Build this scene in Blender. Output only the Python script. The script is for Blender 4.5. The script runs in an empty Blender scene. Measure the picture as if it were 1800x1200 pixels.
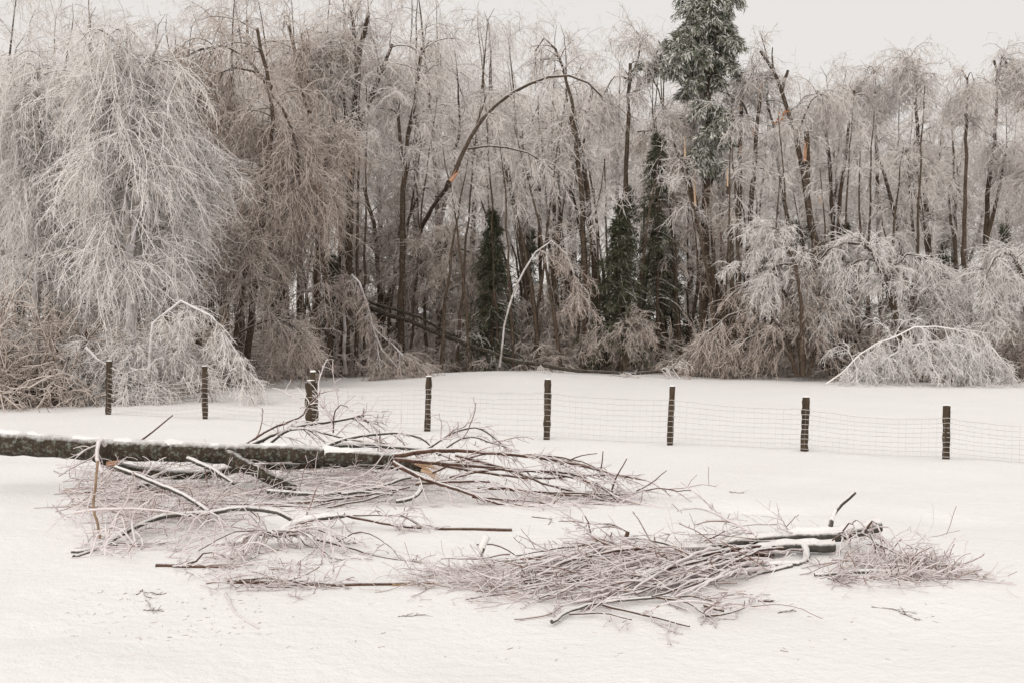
import bpy, math
import numpy as np

# ------------------------------------------------------------------ camera, sky, sun, exposure
scene = bpy.context.scene
F = 1900.0            # focal length in pixels of the 1800 px wide photograph
EYE = 1.7
cam_d = bpy.data.cameras.new('camera')
cam = bpy.data.objects.new('camera', cam_d)
scene.collection.objects.link(cam)
cam.location = (0, 0, EYE)
cam.rotation_euler = (math.radians(90), 0, 0)
cam_d.sensor_width = 36.0
cam_d.lens = F / 1800.0 * 36.0
cam_d.clip_start = 0.1
cam_d.clip_end = 6000
scene.camera = cam

SUN_EL, SUN_AZ = math.radians(33), math.radians(203)
world = bpy.data.worlds.new('World')
scene.world = world
world.use_nodes = True
wn = world.node_tree.nodes
wl = world.node_tree.links
wn.clear()
w_out = wn.new('ShaderNodeOutputWorld')
w_bg = wn.new('ShaderNodeBackground')
w_sky = wn.new('ShaderNodeTexSky')
w_sky.sky_type = 'NISHITA'
w_sky.sun_disc = False
w_sky.sun_elevation = SUN_EL
w_sky.sun_rotation = SUN_AZ
w_sky.dust_density = 4.0
w_sky.air_density = 1.0
w_mix = wn.new('ShaderNodeMix')
w_mix.data_type = 'RGBA'
w_mix.inputs['Factor'].default_value = 0.93      # thick overcast veil over the clear sky
w_mix.inputs['B'].default_value = (8.65, 8.25, 7.92, 1)
wl.new(w_sky.outputs[0], w_mix.inputs['A'])
wl.new(w_mix.outputs['Result'], w_bg.inputs['Color'])
w_bg.inputs['Strength'].default_value = 0.1
wl.new(w_bg.outputs[0], w_out.inputs[0])

sun_d = bpy.data.lights.new('sun', 'SUN')
sun_d.energy = 1.25
sun_d.angle = math.radians(40)
sun_d.color = (1.0, 0.96, 0.9)
sun = bpy.data.objects.new('sun', sun_d)
scene.collection.objects.link(sun)
sun.rotation_euler = (math.radians(90) - SUN_EL, 0, math.radians(180) - SUN_AZ)

vs = scene.view_settings
vs.view_transform = 'Standard'
vs.look = 'None'
vs.exposure = 0.0
vs.gamma = 1.0
vs.use_curve_mapping = False
scene.cycles.max_bounces = 5
scene.cycles.diffuse_bounces = 3
scene.cycles.volume_bounces = 2
scene.cycles.glossy_bounces = 2
scene.cycles.transparent_max_bounces = 4

rng = np.random.default_rng(11)

# ------------------------------------------------------------------ helpers: tags, ground, pixels
def tag(o, label=None, cat=None, group=None, kind=None):
    if label: o['label'] = label
    if cat: o['category'] = cat
    if group: o['group'] = group
    if kind: o['kind'] = kind
    return o

def empty(name, loc, label=None, cat=None, group=None):
    o = bpy.data.objects.new(name, None)
    o.location = loc
    o.empty_display_size = 0.2
    scene.collection.objects.link(o)
    return tag(o, label, cat, group)

def sstep(a):
    a = np.clip(a, 0, 1)
    return a * a * (3 - 2 * a)

DENTS = [(2.45, 10.7, .16, .10), (2.75, 10.5, .14, .07), (2.15, 10.9, .2, .05), (1.75, 11.2, .25, .03), (-1.0, 9.9, .25, .03),
         (4.1, 10.2, .3, .04), (-2.6, 6.4, .22, .03), (-1.9, 6.0, .25, .03), (-3.0, 6.2, .2, .03)]
MOUNDS = [(-1.6, 41., 2.2, .22), (0.2, 38., 1.8, .18), (1.5, 44, 3.0, .15), (4.5, 46, 3.5, .15), (-5, 33, 2.5, .15), (-9, 29, 2.5, .12),
          (3.5, 8.5, 1.3, .05), (-3, 11.5, 2.0, .06), (1.0, 11.5, 1.5, .03)]
def ground(x, y):
    x = np.asarray(x, float); y = np.asarray(y, float)
    g = 0.34 * sstep((y - 26) / 26) * (1 - 0.6 * sstep((x - 2) / 14))
    g = g + 0.018 * np.sin(x * 0.9 + 1.3 * np.sin(y * 0.41)) * np.sin(y * 0.63 + 0.8)
    g = g + 0.009 * np.sin(x * 2.3 + y * 1.1) * np.cos(y * 1.9 - x * 0.7)
    g = g + 0.10 * np.sin(x * 0.11 + 1) * np.sin(y * 0.07) * sstep((y - 24) / 20)
    near = 1 - sstep((y - 16) / 14)
    g = g + near * (0.010 * np.sin(x * 3.7 + 2.1 * np.sin(y * 1.3)) * np.sin(y * 4.1 + 1.7 * np.sin(x * 1.1)) + 0.006 * np.sin(x * 7.9 + y * 3.3) * np.sin(y * 6.7 - x * 2.9 + 1.1)
                    + 0.012 * np.sin(x * 1.7 - y * 2.2 + 1.5 * np.sin(x * .6)))
    for (mx, my, s, h) in MOUNDS:
        g = g + h * np.exp(-((x - mx) ** 2 + (y - my) ** 2) / (2 * s * s))
    for (mx, my, s, h) in DENTS:
        g = g - h * np.exp(-((x - mx) ** 2 + (y - my) ** 2) / (2 * s * s))
    return g

def at(px, py, Y):
    return np.array([(px - 900) / F * Y, Y, EYE + (600 - py) / F * Y])

def on_ground(px, py):
    Y = F * EYE / (py - 600)
    for _ in range(12):
        x = (px - 900) / F * Y
        Y = F * (EYE - float(ground(x, Y))) / (py - 600)
    return np.array([(px - 900) / F * Y, Y, float(ground((px - 900) / F * Y, Y))])

# ------------------------------------------------------------------ helpers: tubes
def unit(v):
    return v / np.maximum(np.linalg.norm(v, axis=-1, keepdims=True), 1e-9)

def tubes(P, R, k, wob=0.0):
    """P [N,n,3], R [N,n] -> vertex array, quad array"""
    N, n, _ = P.shape
    T = np.empty_like(P)
    T[:, 1:-1] = P[:, 2:] - P[:, :-2]
    T[:, 0] = P[:, 1] - P[:, 0]
    T[:, -1] = P[:, -1] - P[:, -2]
    T = unit(T)
    ref = np.zeros((N, 1, 3)); 
    m = unit(P[:, -1] - P[:, 0])
    up = np.abs(m[:, 2]) > 0.8
    ref[up, 0, 1] = 1.0
    ref[~up, 0, 2] = 1.0
    A = unit(np.cross(T, ref))
    B = np.cross(T, A)
    ang = np.arange(k) / k * 2 * math.pi + 0.4
    c = np.cos(ang)[None, None, :, None]; s = np.sin(ang)[None, None, :, None]
    rr = R[:, :, None, None]
    if wob > 0:
        rr = rr * (1 + wob * (rng.random((N, n, k, 1)) - 0.5))
    V = P[:, :, None, :] + rr * (A[:, :, None, :] * c + B[:, :, None, :] * s)
    V = V.reshape(-1, 3)
    base = (np.arange(N) * n * k)[:, None, None]
    i = np.arange(n - 1)[None, :, None] * k
    j = np.arange(k)[None, None, :]
    j2 = (j + 1) % k
    Q = np.stack([base + i + j, base + i + j2, base + i + k + j2, base + i + k + j], -1).reshape(-1, 4)
    return V, Q

class Bag:
    def __init__(self):
        self.v = []; self.q = []; self.t = []; self.n = 0; self.qm = []; self.tm = []
    def add(self, V, Q=None, T=None, m=0):
        self.v.append(V)
        if Q is not None and len(Q):
            self.q.append(Q + self.n); self.qm.append(np.full(len(Q), m, np.int32))
        if T is not None and len(T):
            self.t.append(T + self.n); self.tm.append(np.full(len(T), m, np.int32))
        self.n += len(V)
    def tube(self, P, R, k=3, m=0, wob=0.0, caps=False):
        P = np.asarray(P, float); R = np.asarray(R, float)
        if P.ndim == 2: P = P[None]; R = R[None]
        if not len(P): return
        V, Q = tubes(P, R, k, wob)
        self.add(V, Q, m=m)
        if caps:
            N, n, _ = P.shape
            for a in range(N):
                for e, s in ((0, 1), (n - 1, -1)):
                    ring = self.v[-1] if False else V[(a * n + e) * k:(a * n + e) * k + k]
                    cen = ring.mean(0)[None]
                    VV = np.concatenate([ring, cen])
                    idx = np.arange(k)
                    TT = np.stack([idx, (idx + 1) % k, np.full(k, k)], -1)
                    if s > 0: TT = TT[:, ::-1]
                    self.add(VV, T=TT, m=m)
    def build(self, name, mats, parent=None, smooth=True):
        V = np.concatenate(self.v).astype(np.float32)
        if parent is not None:
            V = V - np.array(parent_world(parent), np.float32)
        me = bpy.data.meshes.new(name)
        Q = np.concatenate(self.q) if self.q else np.zeros((0, 4), int)
        T = np.concatenate(self.t) if self.t else np.zeros((0, 3), int)
        nq, nt = len(Q), len(T)
        me.vertices.add(len(V)); me.vertices.foreach_set('co', V.ravel())
        me.loops.add(nq * 4 + nt * 3)
        me.loops.foreach_set('vertex_index', np.concatenate([Q.ravel(), T.ravel()]).astype(np.int32))
        me.polygons.add(nq + nt)
        st = np.concatenate([np.arange(nq) * 4, nq * 4 + np.arange(nt) * 3]).astype(np.int32)
        me.polygons.foreach_set('loop_start', st)
        mi = np.concatenate(([*self.qm] or [np.zeros(0, np.int32)]) + self.tm)
        me.polygons.foreach_set('material_index', mi.astype(np.int32))
        me.polygons.foreach_set('use_smooth', np.full(nq + nt, smooth))
        me.update(calc_edges=True)
        for m in (mats if isinstance(mats, (list, tuple)) else [mats]):
            me.materials.append(m)
        o = bpy.data.objects.new(name, me)
        scene.collection.objects.link(o)
        if parent is not None: o.parent = parent
        return o

def parent_world(p):
    w = np.array(p.location)
    while p.parent is not None:
        p = p.parent; w = w + np.array(p.location)
    return w

def spline(pts, n, jit=0.0):
    pts = np.asarray(pts, float)
    if len(pts) == 2:
        u = np.linspace(0, 1, n)[:, None]
        out = pts[0] * (1 - u) + pts[1] * u
    else:
        e = np.concatenate([[2 * pts[0] - pts[1]], pts, [2 * pts[-1] - pts[-2]]])
        seg = np.linalg.norm(np.diff(pts[:, :], axis=0), axis=1)
        cum = np.concatenate([[0], np.cumsum(seg)]); 
        s = np.linspace(0, cum[-1], n)
        k = np.clip(np.searchsorted(cum, s, 'right') - 1, 0, len(pts) - 2)
        t = ((s - cum[k]) / np.maximum(seg[k], 1e-9))[:, None]
        p0, p1, p2, p3 = e[k], e[k + 1], e[k + 2], e[k + 3]
        out = 0.5 * (2 * p1 + (p2 - p0) * t + (2 * p0 - 5 * p1 + 4 * p2 - p3) * t ** 2 + (3 * p1 - p0 - 3 * p2 + p3) * t ** 3)
    if jit > 0:
        w = rng.normal(0, jit, out.shape); w[0] = 0; w[-1] = 0
        out = out + w
    return out

def pick(P, R, cnt, u0, u1):
    """cnt points per parent curve -> pos, tangent, radius"""
    N, n, _ = P.shape
    u = u0 + (u1 - u0) * rng.random((N, cnt))
    f = u * (n - 1); i = np.clip(f.astype(int), 0, n - 2); a = (f - i)[..., None]
    r = np.arange(N)[:, None]
    pos = P[r, i] * (1 - a) + P[r, i + 1] * a
    tan = unit(P[r, i + 1] - P[r, i])
    rad = R[r, i] * (1 - a[..., 0]) + R[r, i + 1] * a[..., 0]
    return pos.reshape(-1, 3), tan.reshape(-1, 3), rad.reshape(-1), u.reshape(-1)

def grow(P, R, cnt, u=(0.2, 1.0), ln=(0.5, 1.0), ang=0.9, grav=0.25, up=0.0, jit=0.12, n=7, rmax=0.05, rr=0.6, tip=0.35,
         floor=None, bias=None, taper_len=0.0, rtip=None, flat=1.0):
    if P.ndim == 2: P = P[None]; R = R[None]
    pos, tan, rad, uu = pick(P, R, cnt, *u)
    N = len(pos)
    rv = rng.normal(size=(N, 3)); rv[:, 2] *= flat
    perp = unit(rv - (rv * tan).sum(1, keepdims=True) * tan)
    a = ang * (0.6 + 0.8 * rng.random((N, 1)))
    d = tan * np.cos(a) + perp * np.sin(a)
    d[:, 2] += up
    if bias is not None: d = d + np.asarray(bias)
    d = unit(d)
    L = (ln[0] + (ln[1] - ln[0]) * rng.random(N)) * (1 - taper_len * uu)
    step = (L / (n - 1))[:, None]
    C = np.empty((N, n, 3)); C[:, 0] = pos
    for i in range(1, n):
        d = d + rng.normal(0, jit, (N, 3))
        d[:, 2] -= grav
        d = unit(d)
        C[:, i] = C[:, i - 1] + d * step
        if floor is not None:
            gz = ground(C[:, i, 0], C[:, i, 1]) + floor
            low = C[:, i, 2] < gz
            C[low, i, 2] = gz[low]
            d[low, 2] = np.maximum(d[low, 2], 0.0)
            d = unit(d)
    r0 = np.minimum(rad * rr, rmax)[:, None]
    w = np.linspace(0, 1, n)[None]
    rt = r0 * tip if rtip is None else np.minimum(r0, rtip)
    C_R = r0 * (1 - w) + rt * w
    return C, C_R

# ------------------------------------------------------------------ materials
def mat(name, rough=0.7, spec=0.3):
    m = bpy.data.materials.new(name)
    m.use_nodes = True
    nt = m.node_tree
    b = nt.nodes['Principled BSDF']
    b.inputs['Roughness'].default_value = rough
    b.inputs['Specular IOR Level'].default_value = spec
    return m, nt, b

def nd(nt, t, **kw):
    n = nt.nodes.new(t)
    for k, v in kw.items(): setattr(n, k, v)
    return n

def noise(nt, scale, detail=4, rough=0.6, vec=None):
    n = nd(nt, 'ShaderNodeTexNoise')
    n.inputs['Scale'].default_value = scale
    n.inputs['Detail'].default_value = detail
    n.inputs['Roughness'].default_value = rough
    if vec is not None: nt.links.new(vec, n.inputs['Vector'])
    return n.outputs['Fac']

def ramp(nt, fac, stops):
    r = nd(nt, 'ShaderNodeValToRGB')
    e = r.color_ramp.elements
    while len(e) < len(stops): e.new(0.5)
    for i, (p, c) in enumerate(stops):
        e[i].position = p
        e[i].color = (c, c, c, 1) if isinstance(c, (int, float)) else (*c, 1)
    nt.links.new(fac, r.inputs['Fac'])
    return r.outputs['Color']

def mixc(nt, fac, a, b):
    m = nd(nt, 'ShaderNodeMix', data_type='RGBA')
    for sock, v in (('Factor', fac), ('A', a), ('B', b)):
        s = m.inputs[sock]
        if hasattr(v, 'node'): nt.links.new(v, s)
        elif sock == 'Factor': s.default_value = v
        else: s.default_value = (*v, 1)
    return m.outputs['Result']

def mth(nt, op, a, b=None, clamp=False):
    m = nd(nt, 'ShaderNodeMath', operation=op, use_clamp=clamp)
    for i, v in enumerate((a, b)):
        if v is None: continue
        if hasattr(v, 'node'): nt.links.new(v, m.inputs[i])
        else: m.inputs[i].default_value = v
    return m.outputs[0]

def coords(nt):
    return nd(nt, 'ShaderNodeTexCoord').outputs['Object']

def normal_z(nt):
    g = nd(nt, 'ShaderNodeNewGeometry')
    s = nd(nt, 'ShaderNodeSeparateXYZ')
    nt.links.new(g.outputs['Normal'], s.inputs[0])
    return s.outputs['Z'], g

def bump(nt, b, h, strength, dist):
    n = nd(nt, 'ShaderNodeBump')
    n.inputs['Strength'].default_value = strength
    n.inputs['Distance'].default_value = dist
    nt.links.new(h, n.inputs['Height'])
    nt.links.new(n.outputs[0], b.inputs['Normal'])

def snow_material():
    m, nt, b = mat('snow', 0.65, 0.15)
    co = coords(nt)
    n1 = noise(nt, 0.5, 6, 0.6, co); n2 = noise(nt, 9, 5, 0.65, co); n3 = noise(nt, 60, 3, 0.6, co)
    nt.links.new(mixc(nt, ramp(nt, n1, [(0.3, 0), (0.7, 1)]), (0.92, 0.905, 0.897), (0.955, 0.945, 0.94)), b.inputs['Base Color'])
    h = mth(nt, 'ADD', mth(nt, 'MULTIPLY', n2, 1.0), mth(nt, 'MULTIPLY', n3, 0.25))
    bump(nt, b, h, 0.45, 0.07)
    return m

def twig_material(name, ice, ice2, bare, bare_share, top=(0.74, 0.71, 0.71), topk=0.55, rough=0.35, nscale=3.0):
    """thin wood in a coat of ice: paler on its upper side, some twigs bare"""
    m, nt, b = mat(name, rough, 0.5)
    nz, g = normal_z(nt)
    co = coords(nt)
    n1 = noise(nt, nscale, 3, 0.6, co)
    rnd = g.outputs['Random Per Island']
    body = mixc(nt, ramp(nt, n1, [(0.35, 0), (0.65, 1)]), ice, ice2)
    k = mth(nt, 'ADD', mth(nt, 'MULTIPLY', rnd, 0.7), mth(nt, 'MULTIPLY', n1, 0.3))
    col = mixc(nt, ramp(nt, k, [(max(bare_share * .85, 0.0), 1), (min(bare_share * .85 + 0.14, 1), 0)]), body, bare)
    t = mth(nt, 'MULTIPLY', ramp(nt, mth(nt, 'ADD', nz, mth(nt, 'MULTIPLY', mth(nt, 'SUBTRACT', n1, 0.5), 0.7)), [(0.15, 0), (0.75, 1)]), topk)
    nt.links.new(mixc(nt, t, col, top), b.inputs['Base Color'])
    return m

def bark_material(name, c1, c2, lichen=None, snow=0.8, edge=(0.35, 0.7), scale=6.0, ice_spots=0.0, lichen_at=(0.52, 0.60)):
    m, nt, b = mat(name, 0.85, 0.25)
    nz, g = normal_z(nt)
    co = coords(nt)
    mp = nd(nt, 'ShaderNodeMapping'); mp.inputs['Scale'].default_value = (1, 1, 0.25)
    nt.links.new(co, mp.inputs['Vector'])
    n1 = noise(nt, scale, 5, 0.65, mp.outputs[0])
    n2 = noise(nt, scale * 2.3, 5, 0.7, co)
    col = mixc(nt, ramp(nt, n1, [(0.3, 0), (0.7, 1)]), c1, c2)
    if lichen is not None:
        col = mixc(nt, ramp(nt, n2, [(lichen_at[0], 0), (lichen_at[1], 1)]), col, lichen)
    if ice_spots > 0:
        n3 = noise(nt, 2.2, 4, 0.7, co)
        col = mixc(nt, ramp(nt, n3, [(1 - ice_spots - 0.05, 0), (1 - ice_spots + 0.03, 1)]), col, (0.58, 0.55, 0.55))
    t = ramp(nt, mth(nt, 'ADD', nz, mth(nt, 'MULTIPLY', mth(nt, 'SUBTRACT', n2, 0.5), 0.6)), [(edge[0], 0), (edge[1], 1)])
    nt.links.new(mixc(nt, mth(nt, 'MULTIPLY', t, snow), col, (0.88, 0.86, 0.85)), b.inputs['Base Color'])
    bump(nt, b, n1, 0.6, 0.03)
    return m

def wood_material(name, c1, c2):
    m, nt, b = mat(name, 0.7, 0.25)
    co = coords(nt)
    n1 = noise(nt, 14, 4, 0.6, co)
    nt.links.new(mixc(nt, ramp(nt, n1, [(0.3, 0), (0.7, 1)]), c1, c2), b.inputs['Base Color'])
    return m

def needle_material(name, c1, c2, frost, share):
    m, nt, b = mat(name, 0.55, 0.3)
    nz, g = normal_z(nt)
    rnd = g.outputs['Random Per Island']
    n1 = noise(nt, 0.9, 3, 0.6, coords(nt))
    col = mixc(nt, rnd, c1, c2)
    k = mth(nt, 'ADD', mth(nt, 'MULTIPLY', rnd, 0.5), mth(nt, 'MULTIPLY', n1, 0.5))
    nt.links.new(mixc(nt, ramp(nt, k, [(1 - share - 0.08, 0), (1 - share + 0.08, 1)]), col, frost), b.inputs['Base Color'])
    return m

M = {}
M['snow'] = snow_material()
M['clump_snow'] = M['snow']
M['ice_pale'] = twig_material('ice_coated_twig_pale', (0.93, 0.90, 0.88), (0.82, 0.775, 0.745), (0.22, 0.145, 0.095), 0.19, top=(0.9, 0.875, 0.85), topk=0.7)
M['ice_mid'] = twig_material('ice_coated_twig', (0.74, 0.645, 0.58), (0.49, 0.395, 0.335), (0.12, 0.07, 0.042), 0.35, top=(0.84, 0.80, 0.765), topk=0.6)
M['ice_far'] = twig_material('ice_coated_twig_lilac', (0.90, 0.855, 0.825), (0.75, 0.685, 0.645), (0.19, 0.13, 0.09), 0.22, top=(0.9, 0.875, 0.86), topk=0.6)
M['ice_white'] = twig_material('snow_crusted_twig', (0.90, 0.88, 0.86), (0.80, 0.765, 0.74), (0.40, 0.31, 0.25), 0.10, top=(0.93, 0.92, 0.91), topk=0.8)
M['iced_limb'] = bark_material('iced_limb_bark', (0.07, 0.05, 0.04), (0.16, 0.125, 0.10), snow=0.9, edge=(0.2, 0.6), ice_spots=0.42)
M['trunk'] = bark_material('dark_wet_bark', (0.036, 0.024, 0.016), (0.105, 0.072, 0.050), lichen=(0.15, 0.125, 0.10), snow=0.8, edge=(0.35, 0.75), ice_spots=0.30)
M['trunk_pale'] = bark_material('frosted_bark', (0.24, 0.21, 0.18), (0.46, 0.42, 0.38), snow=0.9, edge=(0.0, 0.5), ice_spots=0.5)
M['log'] = bark_material('lichen_log_bark', (0.022, 0.017, 0.012), (0.075, 0.055, 0.038), lichen=(0.20, 0.22, 0.19), snow=0.8, edge=(0.55, 0.95), scale=9, lichen_at=(0.50, 0.68))
M['log_bare'] = bark_material('lichen_branch_bark', (0.022, 0.017, 0.012), (0.075, 0.055, 0.038), lichen=(0.18, 0.20, 0.17), snow=0.5, edge=(0.8, 1.1), scale=9, lichen_at=(0.56, 0.62))
M['limb'] = bark_material('grey_limb_bark', (0.045, 0.040, 0.035), (0.13, 0.12, 0.105), snow=0.95, edge=(0.12, 0.5), scale=14)
M['stick'] = bark_material('reddish_twig_bark', (0.06, 0.03, 0.022), (0.15, 0.085, 0.06), snow=0.92, edge=(0.35, 0.75), scale=18)
M['stick_bare'] = bark_material('bare_brown_stick', (0.06, 0.032, 0.022), (0.14, 0.08, 0.055), snow=0.4, edge=(0.6, 1.0), scale=18)
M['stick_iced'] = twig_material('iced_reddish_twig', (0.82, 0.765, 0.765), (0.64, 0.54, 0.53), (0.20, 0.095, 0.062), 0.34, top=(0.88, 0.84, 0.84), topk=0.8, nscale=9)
M['fresh'] = wood_material('fresh_torn_wood', (0.60, 0.38, 0.23), (0.76, 0.58, 0.42))
M['fresh_red'] = wood_material('reddish_torn_wood', (0.38, 0.18, 0.11), (0.58, 0.36, 0.23))
M['tan'] = wood_material('dry_tan_stem', (0.36, 0.25, 0.15), (0.20, 0.13, 0.09))
M['post'] = bark_material('weathered_post_wood', (0.028, 0.020, 0.013), (0.095, 0.068, 0.045), snow=0.9, edge=(0.6, 0.9), scale=12)
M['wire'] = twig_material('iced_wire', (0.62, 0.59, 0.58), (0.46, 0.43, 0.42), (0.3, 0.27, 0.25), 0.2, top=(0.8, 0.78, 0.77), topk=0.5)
M['needle'] = needle_material('dark_evergreen_needles', (0.034, 0.038, 0.020), (0.085, 0.088, 0.050), (0.36, 0.35, 0.30), 0.24)
M['needle_snow'] = needle_material('snowy_evergreen_needles', (0.065, 0.078, 0.042), (0.15, 0.165, 0.10), (0.70, 0.69, 0.65), 0.50)
M['leaf'] = wood_material('dead_orange_leaf', (0.40, 0.17, 0.07), (0.55, 0.27, 0.13))

# ------------------------------------------------------------------ the snow field
def build_ground():
    def axis(parts):
        return np.unique(np.concatenate([np.arange(a, b, s) for a, b, s in parts]))
    X = axis([(-1600, -400, 300), (-400, -60, 20), (-60, -14, 1.0), (-14, 12, 0.2), (12, 60, 1.0), (60, 400, 20), (400, 1601, 300)])
    Yv = axis([(-300, -20, 20), (-20, 4, 2.0), (4, 14, 0.12), (14, 30, 0.25), (30, 70, 0.6), (70, 300, 10), (300, 1801, 300)])
    gx, gy = np.meshgrid(X, Yv)
    gz = ground(gx, gy)
    V = np.stack([gx, gy, gz], -1).reshape(-1, 3)
    nx, ny = len(X), len(Yv)
    i = np.arange(ny - 1)[:, None] * nx; j = np.arange(nx - 1)[None]
    Q = np.stack([i + j, i + j + 1, i + nx + j + 1, i + nx + j], -1).reshape(-1, 4)
    b = Bag(); b.add(V, Q)
    o = b.build('snow_ground', M['snow'])
    tag(o, 'flat white field of fresh snow in front of the wood', kind='structure')
build_ground()

# ------------------------------------------------------------------ the wire fence
POSTS = [  # foot x, foot row, top row, top x, half width px
    (190, 728, 634, 192, 5.0), (361, 736, 643, 360, 5.0), (549, 745, 668, 547, 7.5), (750, 757, 661, 754, 5.8),
    (960, 772, 666, 963, 6.3), (1177, 782, 678, 1182, 5.6), (1413, 793, 697, 1417, 6.8), (1662, 806, 712, 1664, 6.5), (1925, 822, 724, 1926, 6.5)]
def build_fence():
    feet = [on_ground(p[0], p[1]) for p in POSTS]
    root = empty('wire_fence', feet[0], 'sagging woven wire fence on short wooden posts across the snow field', 'fence')
    tops = []
    for i, (p, f) in enumerate(zip(POSTS, feet)):
        Y = f[1]; s = Y / F
        tp = at(p[3], p[2], Y)
        n = 14
        P = spline([f - np.array([0, 0, .25]), f * 0.5 + tp * 0.5 + rng.normal(0, .006, 3), tp], n)
        R = np.full(n, p[4] * s) * (1 + 0.08 * rng.normal(size=n)); R[-1] *= 0.92
        b = Bag(); b.tube(P, R, 9, wob=0.2, caps=True)
        o = b.build('post', M['post'], root, smooth=False)
        b = Bag()
        cap = np.stack([tp + [0, 0, z] for z in (-.004, .006, .014, .018)])
        b.tube(cap, np.array([1.02, 1.0, .75, .15]) * p[4] * s, 9, wob=0.2)
        b.build('snow_cap', M['snow'], o)
        # frost lumps where the wires cross the post
        b = Bag()
        for k in range(9):
            if rng.random() < .5: continue
            z = 0.08 + k * 0.1 + rng.normal(0, .01)
            c = f * (1 - z) + tp * z + np.array([p[4] * s * .8, -p[4] * s * .5, 0])
            L = rng.uniform(.02, .05)
            b.tube(np.stack([c + [-L, 0, 0], c, c + [L * .6, 0, .004]]), np.array([.004, .009, .004]), 5)
        b.build('frost_lumps', M['wire'], o)['kind'] = 'stuff'
        tops.append(tp)
        if i == 2:   # the split, doubled post
            b = Bag()
            a0 = at(541, 742, Y - .03); a1 = at(541, 672, Y - .03)
            b.tube(spline([a0, a1], 8), np.full(8, .05) * (1 + .25 * rng.normal(size=8)), 7, wob=.3, caps=True)
            a0 = at(556, 748, Y - .05); a1 = at(556, 672, Y - .03)
            b.tube(spline([a0, a1], 8), np.full(8, .035) * (1 + .2 * rng.normal(size=8)), 6, wob=.3, caps=True)
            b.build('split_slab', M['post'], o, smooth=False)
            b = Bag()
            a0 = at(550, 680, Y); a1 = at(550, 653, Y)
            b.tube(spline([a0, a1], 5), np.full(5, .058), 8, wob=.1, caps=True)
            b.build('post_top', M['post'], o, smooth=False)
            b = Bag()
            cap = np.stack([a1 + [0, 0, z] for z in (-.004, .012, .028, .034)])
            b.tube(cap, np.array([.065, .066, .05, .01]), 8, wob=.2)
            b.build('snow_cap', M['snow'], o)
    # line wires, each hung from post to post
    NW = 9
    wires = []
    for k in range(NW):
        u = 0.05 + k * (0.72 / (NW - 1))
        pts = []
        for i in range(len(feet) - 1):
            a = feet[i] * (1 - u) + tops[i] * u; c = feet[i + 1] * (1 - u) + tops[i + 1] * u
            sag = [.16, .05, .03, .03, .035, .03, .05, .06][i] * (0.5 + u) + rng.normal(0, .006)
            w = np.linspace(0, 1, 13)[:-1]
            seg = a[None] * (1 - w[:, None]) + c[None] * w[:, None]
            seg[:, 2] -= sag * 4 * w * (1 - w)
            seg[:, 2] += rng.normal(0, .004, len(w))
            seg[:, 1] -= .07
            pts.append(seg)
        pts = np.concatenate(pts)
        pts[:, 2] = np.maximum(pts[:, 2], ground(pts[:, 0], pts[:, 1]) + .015)
        wires.append(pts)
        b = Bag(); b.tube(pts, np.full(len(pts), 0.0042 if k < NW - 1 else .0048), 4)
        b.build('line_wire', M['wire'], root)
    W = np.stack(wires)                       # NW, n, 3
    b = Bag()
    n = W.shape[1]
    fpos = np.arange(0, n - 1.01, 0.62)
    i = fpos.astype(int); a = (fpos - i)[None, :, None]
    S = W[:, i] * (1 - a) + W[:, i + 1] * a   # NW, m, 3
    S = np.swapaxes(S, 0, 1)
    b.tube(S, np.full(S.shape[:2], .0011), 3)
    tag(b.build('stay_wires', M['wire'], root), kind='stuff')
build_fence()

# ------------------------------------------------------------------ trees
def crown(bag, stems, prim, sec, ter, far=1.0, mprim=0, mtw=1):
    """stems: list of (P, R). Three levels of drooping ice-laden wood."""
    for P, R in stems:
        C1, R1 = grow(P, R, **prim)
        if prim.get('n', 8) and len(C1):
            bag.tube(C1, R1, 4, m=mprim)
            if sec:
                C2, R2 = grow(C1, R1, **sec)
                bag.tube(C2, R2, 3, m=mtw)
                if ter:
                    C3, R3 = grow(C2, R2, **ter)
                    bag.tube(C3, R3, 3, m=mtw)

def splinter(parent, base, direction, length, width, n=7, material=None, name='splintered_wood', spread=.25):
    b = Bag()
    d = unit(np.asarray(direction, float))
    for i in range(n):
        off = rng.normal(0, width * .35, 3); off -= d * (off @ d)
        dd = unit(d + rng.normal(0, spread, 3) * .5)
        L = length * rng.uniform(.35, 1.0)
        P = np.stack([base + off - d * length * .12, base + off + dd * L * .4, base + off + dd * L * .75, base + off + dd * L])
        w = width * rng.uniform(.3, .6)
        b.tube(P, np.array([w, w * .75, w * .4, w * .06]), 4, wob=.3)
    return b.build(name, material or M['fresh'], parent, smooth=False)

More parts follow.
